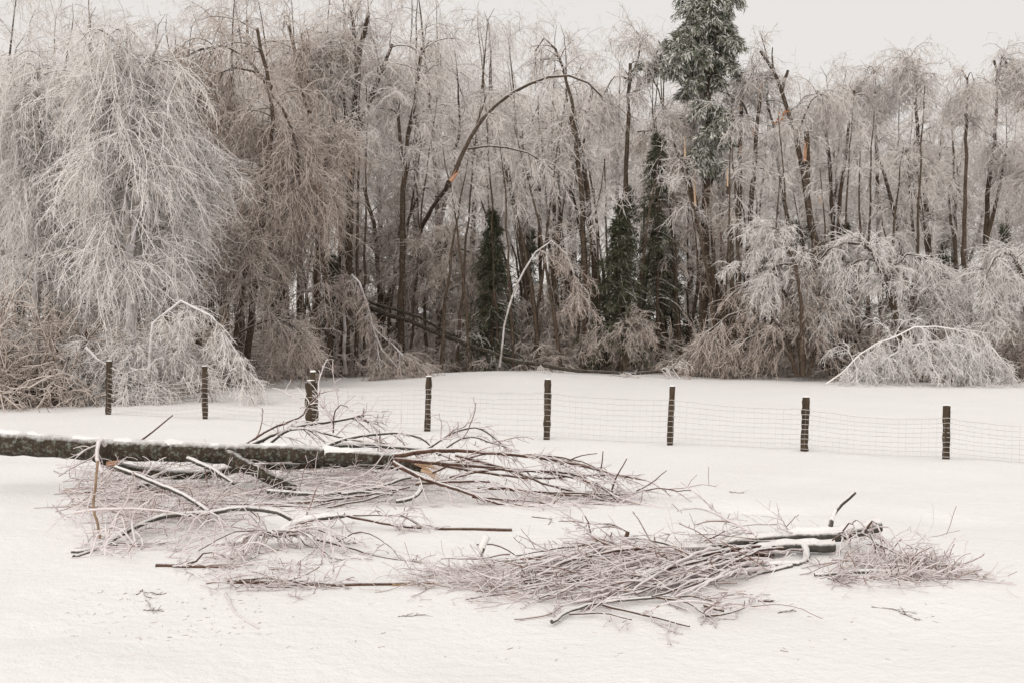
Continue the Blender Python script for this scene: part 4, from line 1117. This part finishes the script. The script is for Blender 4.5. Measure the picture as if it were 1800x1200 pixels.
f8 = Fallen('bare_stick', 'straight bare stick lying alone on the snow above the icy stub', 'stick', 9.7, (835, 933))
f8.branch([(764, 929), (800, 931), (850, 931), (888, 933), (900, 937)], 3.2, 3.6, 'stick_bare', 7, 'stick_body', seed_twigs=False)
f8.branch([(811, 930), (812, 926)], 1.4, 1, 'stick', 5, 'twig_stub', seed_twigs=False)

# --- the brush pile at lower right
g = Fallen('fallen_limb', 'snowy fallen limb with a heap of iced brush at the lower right', 'fallen limb', 8.6, (1250, 1020))
o, C, R = g.branch([(1543, 921, .15), (1510, 929, .1), (1470, 938), (1400, 941), (1330, 946), (1260, 957), (1200, 966), (1140, 962, .1), (1085, 955, .1)], 15, 3.5, 'limb', 12, 'main_limb')
g.snow(C, R, o, .08, .55, .62, .52)
o, C, R = g.branch([(1466, 958, -.1), (1420, 958, -.1), (1380, 957, -.1), (1330, 966, -.15), (1270, 984, -.2), (1190, 992, -.3), (1130, 1000, -.4)], 12, 3.5, 'limb', 10)
g.snow(C, R, o, .05, .6, .62, .5)
o, C, R = g.branch([(1412, 955, -.1), (1418, 975, -.25), (1408, 998, -.45), (1380, 1004, -.5)], 6.5, 5, 'limb', 8)
o, C, R = g.branch([(1404, 1001, -.5), (1340, 1006, -.5), (1260, 1012, -.5), (1190, 1008, -.5), (1150, 1014, -.55), (1100, 1020, -.6)], 6, 3, 'limb', 9)
g.snow(C, R, o, .0, .3, .7, .75)
o, C, R = g.branch([(1390, 1005, -.55), (1360, 1018, -.65), (1330, 1026, -.7)], 5, 4, 'limb', 8)
o, C, R = g.branch([(1460, 925), (1464, 906), (1478, 887), (1503, 864)], 4.2, 3.6, 'limb', 8, 'upright_stub', seed_twigs=False)
g.snow(C, R, o, .0, .35, .1, 1.15)
g.branch([(1330, 938), (1290, 919, .1), (1246, 896, .1), (1216, 892, .1)], 2.4, 1.6, 'stick_iced', 6)
g.branch([(1237, 950), (1255, 942), (1274, 932)], 2, 1.4, 'stick', 6)
g.branch([(1095, 962, .1), (1099, 948, .1), (1104, 933, .1)], 4.5, 3.4, 'stick', 7, 'torn_stub', seed_twigs=False)
g.branch([(1060, 958, .1), (1040, 943, .1), (1036, 922, .1), (1028, 906, .1)], 1.8, 1, 'stick', 5)
g.branch([(1104, 935, .1), (1075, 920, .1), (1045, 920, .1)], 1.5, .9, 'stick', 5)
g.branch([(1200, 965), (1150, 950, .1), (1112, 945, .1), (1080, 958, .1), (1040, 968, .1), (980, 985, 0)], 3, 1.4, 'limb', 7)
g.branch([(1260, 958), (1220, 962), (1180, 985, -.1), (1150, 980, -.15), (1100, 972, -.1)], 4, 2, 'limb', 7)
for k in range(62):
    x0 = rng.uniform(1080, 1400); y0 = rng.uniform(955, 1020)
    L = rng.uniform(140, 330)
    x1 = x0 - L; t = rng.random()
    y1 = 985 + 85 * t * (0.55 + .45 * (x1 - 780) / 500) + rng.normal(0, 7)
    dz0 = -(y0 - 950) * .008
    Yg = F * EYE / (y1 + 12 - 600)
    arch = rng.uniform(0, 26)
    g.branch([(x0, y0, dz0), ((x0 * 2 + x1) / 3, (y0 * 2 + y1) / 3 - arch, (dz0 * 2 + Yg - 8.6) / 3), ((x0 + 2 * x1) / 3, (y0 + 2 * y1) / 3 - arch * .8, (dz0 + 2 * (Yg - 8.6)) / 3), (x1, y1, Yg - 8.6)],
             rng.uniform(2.2, 4.0), rng.uniform(1.1, 1.6), 'stick_iced' if rng.random() < .66 else 'stick', 6, jit=.004)
for pts, r0, r1, m in [([(970, 1092), (1005, 1070), (1060, 1057), (1120, 1051), (1180, 1046)], 3, 2, 'limb'), ([(1060, 1062), (1110, 1075), (1160, 1086), (1212, 1100)], 2.2, 1.2, 'stick'),
                       ([(1000, 1078), (1060, 1076), (1110, 1088)], 1.5, 1, 'stick'), ([(1150, 1048), (1200, 1055), (1240, 1078), (1262, 1080)], 2, 1.2, 'stick'), ([(1240, 1081), (1280, 1078), (1310, 1066), (1332, 1064)], 1.5, .9, 'stick'),
                       ([(1170, 1050), (1220, 1047), (1265, 1058)], 1.7, 1, 'stick'), ([(1238, 1063), (1260, 1070), (1272, 1073)], 2.2, 1.8, 'stick')]:
    g.branch([(a, c, F * EYE / (c + 6 - 600) - 8.6) for a, c in pts], r0, r1, m, 6)
g.twigs(5, 3, ln1=(.15, .5), ln2=(.03, .10), up=.03, grav=.06, ang=.55, bias=(-.45, -.08, 0), rmax=.0085, flat=.5)
twig_heap('twig_heap', g.root, [litter_curves(100, 880, 1330, 985, 1062, (.2, .7), (-1, -.1), .10, (.004, .008)), litter_curves(40, 1120, 1480, 945, 1010, (.2, .6), (-1, .1), .16, (.003, .006)),
                                litter_curves(30, 1440, 1660, 960, 1045, (.15, .5), (1, -.1), .12, (.003, .006)), litter_curves(46, 760, 930, 1005, 1035, (.15, .5), (-1, 0), .05, (.003, .005))], c2=3, c3=1, ln2=(.08, .26), ln3=(.03, .09))
# --- separate snowy pole and twigs at the right edge
h = Fallen('snowy_pole', 'thin snow-topped pole lying beyond the butt of the right-hand limb', 'pole', 7.7, (1540, 1025))
o, C, R = h.branch([(1432, 1024), (1460, 1022), (1540, 1020), (1625, 1026), (1680, 1030)], 4.5, 5, 'limb', 9, 'pole_body')
h.snow(C, R, o, .1, .8, .6, .7)
h.branch([(1545, 1016, .1), (1575, 1011, .15), (1625, 1010, .2), (1665, 1012, .2)], 2.2, 1.6, 'limb', 6)
h.branch([(1455, 1040, -.1), (1470, 1036, -.1), (1530, 1045, -.15), (1612, 1049, -.2)], 1.8, 1.2, 'stick', 6)
h.branch([(1458, 1038, -.1), (1466, 1048, -.15), (1476, 1056, -.2)], 2, 1.4, 'stick', 6)
h.branch([(1545, 1036, -.1), (1570, 1037, -.1), (1600, 1040, -.1)], 2.2, 1.6, 'stick', 6)
h.branch([(1515, 1020), (1526, 1004, .05), (1522, 990, .1), (1510, 985, .1)], 3, 2, 'stick', 6)
h.branch([(1526, 1004, .05), (1540, 1006, .05), (1552, 1018, .05)], 2, 1.2, 'stick', 6)
for pts, r0, r1 in [([(1540, 955, .4), (1570, 968, .35), (1595, 985, .3), (1625, 1012, .2)], 1.8, 1.1), ([(1550, 985, .3), (1590, 985, .3), (1615, 1000, .2), (1650, 1022, 0)], 2, 1.1), ([(1590, 985, .3), (1610, 1003, .2), (1640, 1030, 0)], 1.6, 1), ([(1600, 1046, -.2), (1660, 1046, -.2), (1720, 1040, -.2)], 2, 1.1)]:
    h.branch(pts, r0, r1, 'stick', 5)
h.twigs(12, 4, ln1=(.1, .35), ln2=(.04, .12), up=.25, ang=.7)
hh_ = Fallen('twig_tuft', 'tangled tuft of iced twigs hanging over the butt of the right-hand limb', 'twigs', 8.4, (1500, 990))
for k in range(12):
    x0 = rng.uniform(1450, 1530); y0 = rng.uniform(930, 950)
    dx = rng.uniform(-30, 95); 
    hh_.branch([(x0, y0, 0), (x0 + dx * .5, y0 - rng.uniform(-8, 18), -.1), (x0 + dx, rng.uniform(975, 1015), rng.uniform(-.6, -.1))], rng.uniform(1.3, 2.3), .9, 'stick_iced' if rng.random() < .65 else 'stick', 5, 'twig')
hh_.twigs(4, 2, ln1=(.08, .28), ln2=(.03, .1), up=.05, grav=.08, ang=.8)

# --- snow-plastered stubs
st = Fallen('snowy_stub', 'leaning snow-plastered stub standing up left of the brush heap', 'stub', 8.2, (840, 990))
o, C, R = st.branch([(836, 1003), (842, 975), (849, 958), (857, 941)], 8, 6.5, 'snow', 10, 'stub_body', .2, seed_twigs=False)
st.branch([(845, 978, -.02), (851, 962, -.03)], 2.4, 2.0, 'limb', 6, 'bare_patch', seed_twigs=False)
st.branch([(838, 956), (862, 956), (885, 962), (905, 974)], 1.8, 1.2, 'stick', 5, 'twig', seed_twigs=False)
st2 = Fallen('snowy_stub', 'short snow-covered stub lying low beside the leaning one', 'stub', 8.2, (893, 988))
st2.branch([(878, 992), (892, 985), (906, 978)], 4, 3.5, 'snow', 8, 'stub_body', .25, seed_twigs=False)

# ------------------------------------------------------------------ loose twigs on the snow
loose = [([(700, 1083), (722, 1082), (748, 1080)], 1.3, 'thin twig lying alone at the bottom between stick and brush heap'),
         ([(1333, 1056), (1346, 1057), (1360, 1057)], 2.6, 'stubby dark twig just right of the brush heap'),
         ([(1368, 1077), (1385, 1073), (1400, 1074)], 1.2, 'bent thin twig below the stubby one'),
         ([(1532, 1066), (1570, 1071), (1612, 1079)], 1.2, 'long thin twig at the bottom right below the snowy pole'),
         ([(1584, 1078), (1600, 1084), (1616, 1090)], 1.4, 'short slanting twig nearest the bottom right'),
         ([(1282, 864), (1295, 866), (1308, 866)], 1.0, 'tiny twig alone on open snow below the fence'),
         ([(240, 1045), (250, 1038), (256, 1048), (266, 1050)], 1.4, 'curled brown twig at the lower left'),
         ([(265, 1041), (280, 1044), (292, 1042)], 1.6, 'broken twig right of the curled one at lower left'),
         ([(252, 1072), (270, 1073), (288, 1074)], 1.1, 'straight faint twig in the bottom left corner area'),
         ([(935, 908), (960, 911), (968, 912), (964, 922)], 1.2, 'hooked twig tip below the fan of branches'),
         ([(396, 1042), (404, 1060), (412, 1074), (432, 1092), (455, 1105)], 2.2, 'tan-tipped frosted twig pointing down right at the bottom left'),
         ([(255, 1050), (262, 1062), (270, 1078)], 1.0, 'fine curved twig beside the curled brown one')]
for pts, r, lab in loose:
    P = np.array([on_ground(a, c) for a, c in pts]); s = P[0][1] / F
    P[:, 2] += r * s * .7
    C = spline(P, 12, .003)
    b = Bag(); b.tube(C, np.linspace(r, r * .6, 12) * s, 5, wob=.2, caps=True)
    if len(pts) < 5:
        C1, R1 = grow(C, np.full(12, r * s), 4, u=(.2, .9), ln=(.03, .10), ang=.8, up=.1, n=4, rmax=.003, floor=.004)
        b.tube(C1[None][0], R1, 4)
    o = b.build('loose_twig', M['stick_iced' if 'frosted' in lab else 'stick'])
    tag(o, lab, 'twig', 'loose twigs on the snow')

def litter():
    n = 210
    px = np.concatenate([rng.uniform(110, 460, 120), rng.uniform(100, 1700, 90)]); py = np.concatenate([rng.uniform(1035, 1120, 120), rng.uniform(1040, 1160, 90)])
    b = Bag()
    P = np.stack([on_ground(a, c) for a, c in zip(px, py)])
    d = unit(rng.normal(size=(n, 3)) * [1, 1, .1])
    L = rng.uniform(.01, .05, n)[:, None]
    C = np.stack([P, P + d * L * .5 + rng.normal(0, .004, (n, 3)), P + d * L], 1)
    C[:, :, 2] = ground(C[:, :, 0], C[:, :, 1]) + .003
    b.tube(C, np.full((n, 3), .0016) * rng.uniform(.6, 1.5, (n, 1)), 4)
    tag(b.build('twig_litter', M['stick_iced']), 'fine bits of bark and twig scattered over the near snow', 'litter', kind='stuff')
litter()
